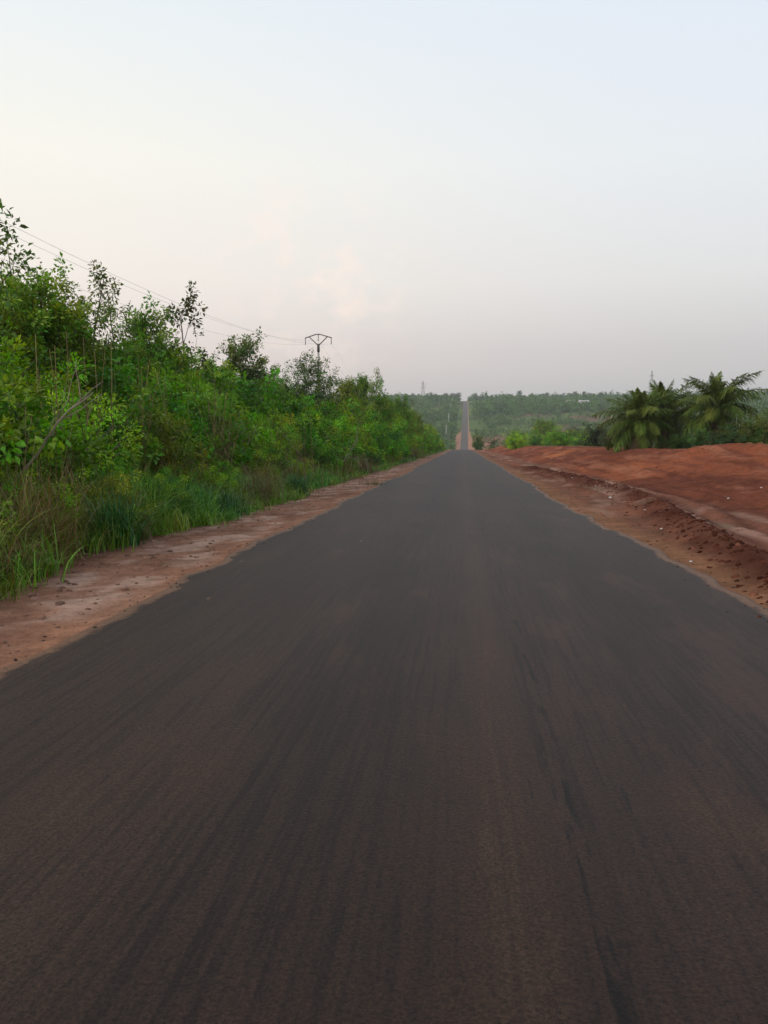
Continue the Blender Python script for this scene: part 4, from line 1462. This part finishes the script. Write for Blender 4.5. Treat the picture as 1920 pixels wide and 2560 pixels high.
# ------------------------------------------------------------------ litter, clods
def litter(px, py, size, label, k):
    r = np.random.default_rng(500 + k)
    import bmesh
    bm = bmesh.new()
    bmesh.ops.create_icosphere(bm, subdivisions=2, radius=1)
    for v in bm.verts:
        v.co = Vector(v.co) * (0.65 + 0.6 * r.random())
        v.co.z *= 0.45
    me_ = bpy.data.meshes.new('litter_scrap')
    bm.to_mesh(me_)
    bm.free()
    o = put('litter_scrap', me_, M_LITTER)
    x, y, z = ground_hit(px, py)
    o.location = (x, y, z + size * 0.25)
    o.scale = (size, size * 0.8, size * 0.8)
    o.rotation_euler = (0.2, 0.1, r.random() * 6)
    tag(o, label, 'litter')


LIT = [(1430, 1195, 0.09, 'small white litter scrap on the far end of the dark soil ridge'), (1489, 1216, 0.07, 'tiny white litter scrap halfway along the dark soil ridge'),
       (1525, 1245, 0.10, 'white litter scrap on the road side of the dark soil ridge'), (1612, 1276, 0.06, 'tiny white scrap lying on top of the dark soil ridge'),
       (1653, 1323, 0.06, 'white scrap at the foot of the soil ridge, nearest the camera'), (1820, 1247, 0.09, 'white crumpled bag low on the red bank'),
       (1903, 1221, 0.09, 'white scrap on the red bank by the right edge of the photo'), (1225, 1133, 0.16, 'white scrap at the foot of the far red bank'),
       (536, 1296, 0.07, 'white litter scrap beside the left grass'), (1727, 1405, 0.05, 'pale scrap on the sandy verge right of the asphalt')]
for k, (px, py, s, lab) in enumerate(LIT):
    litter(px, py, s * 0.48, lab, k)


def clods(n, xs, ys_, smin, smax, col, name, label):
    a = Acc()
    g = 1.618
    oct_ = np.array([(-1, g, 0), (1, g, 0), (-1, -g, 0), (1, -g, 0), (0, -1, g), (0, 1, g), (0, -1, -g), (0, 1, -g), (g, 0, -1), (g, 0, 1), (-g, 0, -1), (-g, 0, 1)]) / 1.9
    oct_[:, 2] *= 0.7
    tri = [(0, 11, 5), (0, 5, 1), (0, 1, 7), (0, 7, 10), (0, 10, 11), (1, 5, 9), (5, 11, 4), (11, 10, 2), (10, 7, 6), (7, 1, 8), (3, 9, 4), (3, 4, 2), (3, 2, 6), (3, 6, 8), (3, 8, 9), (4, 9, 5), (2, 4, 11), (6, 2, 10), (8, 6, 7), (9, 8, 1)]
    V, F, T = [], [], []
    z = np.where(np.abs(xs - cx(ys_)) < HALF, P(ys_) + 0.01, terrain(xs, ys_))
    s = smin + (smax - smin) * rs.random(n) ** 2.5
    for i in range(n):
        v = oct_ * (0.65 + 0.7 * rs.random((12, 1))) * s[i]
        an = rs.random() * 6.28
        c_, s_ = math.cos(an), math.sin(an)
        v = v @ np.array([[c_, s_, 0], [-s_, c_, 0], [0, 0, 1]])
        V.append(v + (xs[i], ys_[i], z[i] - 0.1 * s[i]))
        F.append(np.array(tri) + 12 * i)
        T += [np.array(col) * (0.6 + 0.8 * rs.random())] * 12
    me_ = make_mesh(name, np.vstack(V), np.vstack(F), np.array(T), True)
    o = put(name, me_, M_SOIL)
    tag(o, label, 'soil', kind='stuff')


n = 2600
yy = 6 + 50 * rs.random(n) ** 1.5
xx = cx(yy) + HALF + windrow(yy) + rs.normal(size=n) * 0.34
clods(n, xx, yy, 0.010, 0.055, (0.090, 0.030, 0.018), 'soil_clods', 'dark red clods heaped along the graded soil ridge')
n = 3200
yy = 8 + 90 * rs.random(n) ** 1.4
xx = cx(yy) + HALF + 0.25 + 11 * rs.random(n) ** 1.3
clods(n, xx, yy, 0.006, 0.050, (0.20, 0.075, 0.045), 'loose_stones', 'small reddish stones and crumbs strewn over the right bank')
n = 3200
yy = 4.5 + 60 * rs.random(n) ** 1.4
xx = cx(yy) - HALF - 0.05 - 2.2 * rs.random(n) ** 0.7
clods(n, xx, yy, 0.005, 0.050, (0.26, 0.145, 0.10), 'shoulder_gravel', 'pinkish gravel crumbs scattered over the left shoulder')

n = 1300
yy = 4 + 60 * rs.random(n) ** 1.5
sg = np.where(rs.random(n) < 0.5, -1, 1)
xx = cx(yy) + sg * (HALF + 0.10 + 0.16 * rs.normal(size=n))
clods(n, xx, yy, 0.003, 0.022, (0.075, 0.055, 0.045), 'asphalt_crumbs', 'dark crumbs broken off both edges of the asphalt')

# ------------------------------------------------------------------ evening haze
V, F = box(0, 1600, 5, 6500, 3360, 130)
hm = bpy.data.materials.new('haze')
hm.use_nodes = True
n = hm.node_tree
n.nodes.clear()
o = n.nodes.new('ShaderNodeOutputMaterial')
v = n.nodes.new('ShaderNodeVolumePrincipled')
v.inputs['Color'].default_value = (0.88, 0.92, 0.97, 1)
v.inputs['Density'].default_value = 0.00019
v.inputs['Anisotropy'].default_value = 0.2
n.links.new(v.outputs[0], o.inputs['Volume'])
hz = put('haze', make_mesh('haze', V, F), hm)
hz.display_type = 'WIRE'
tag(hz, kind='stuff')
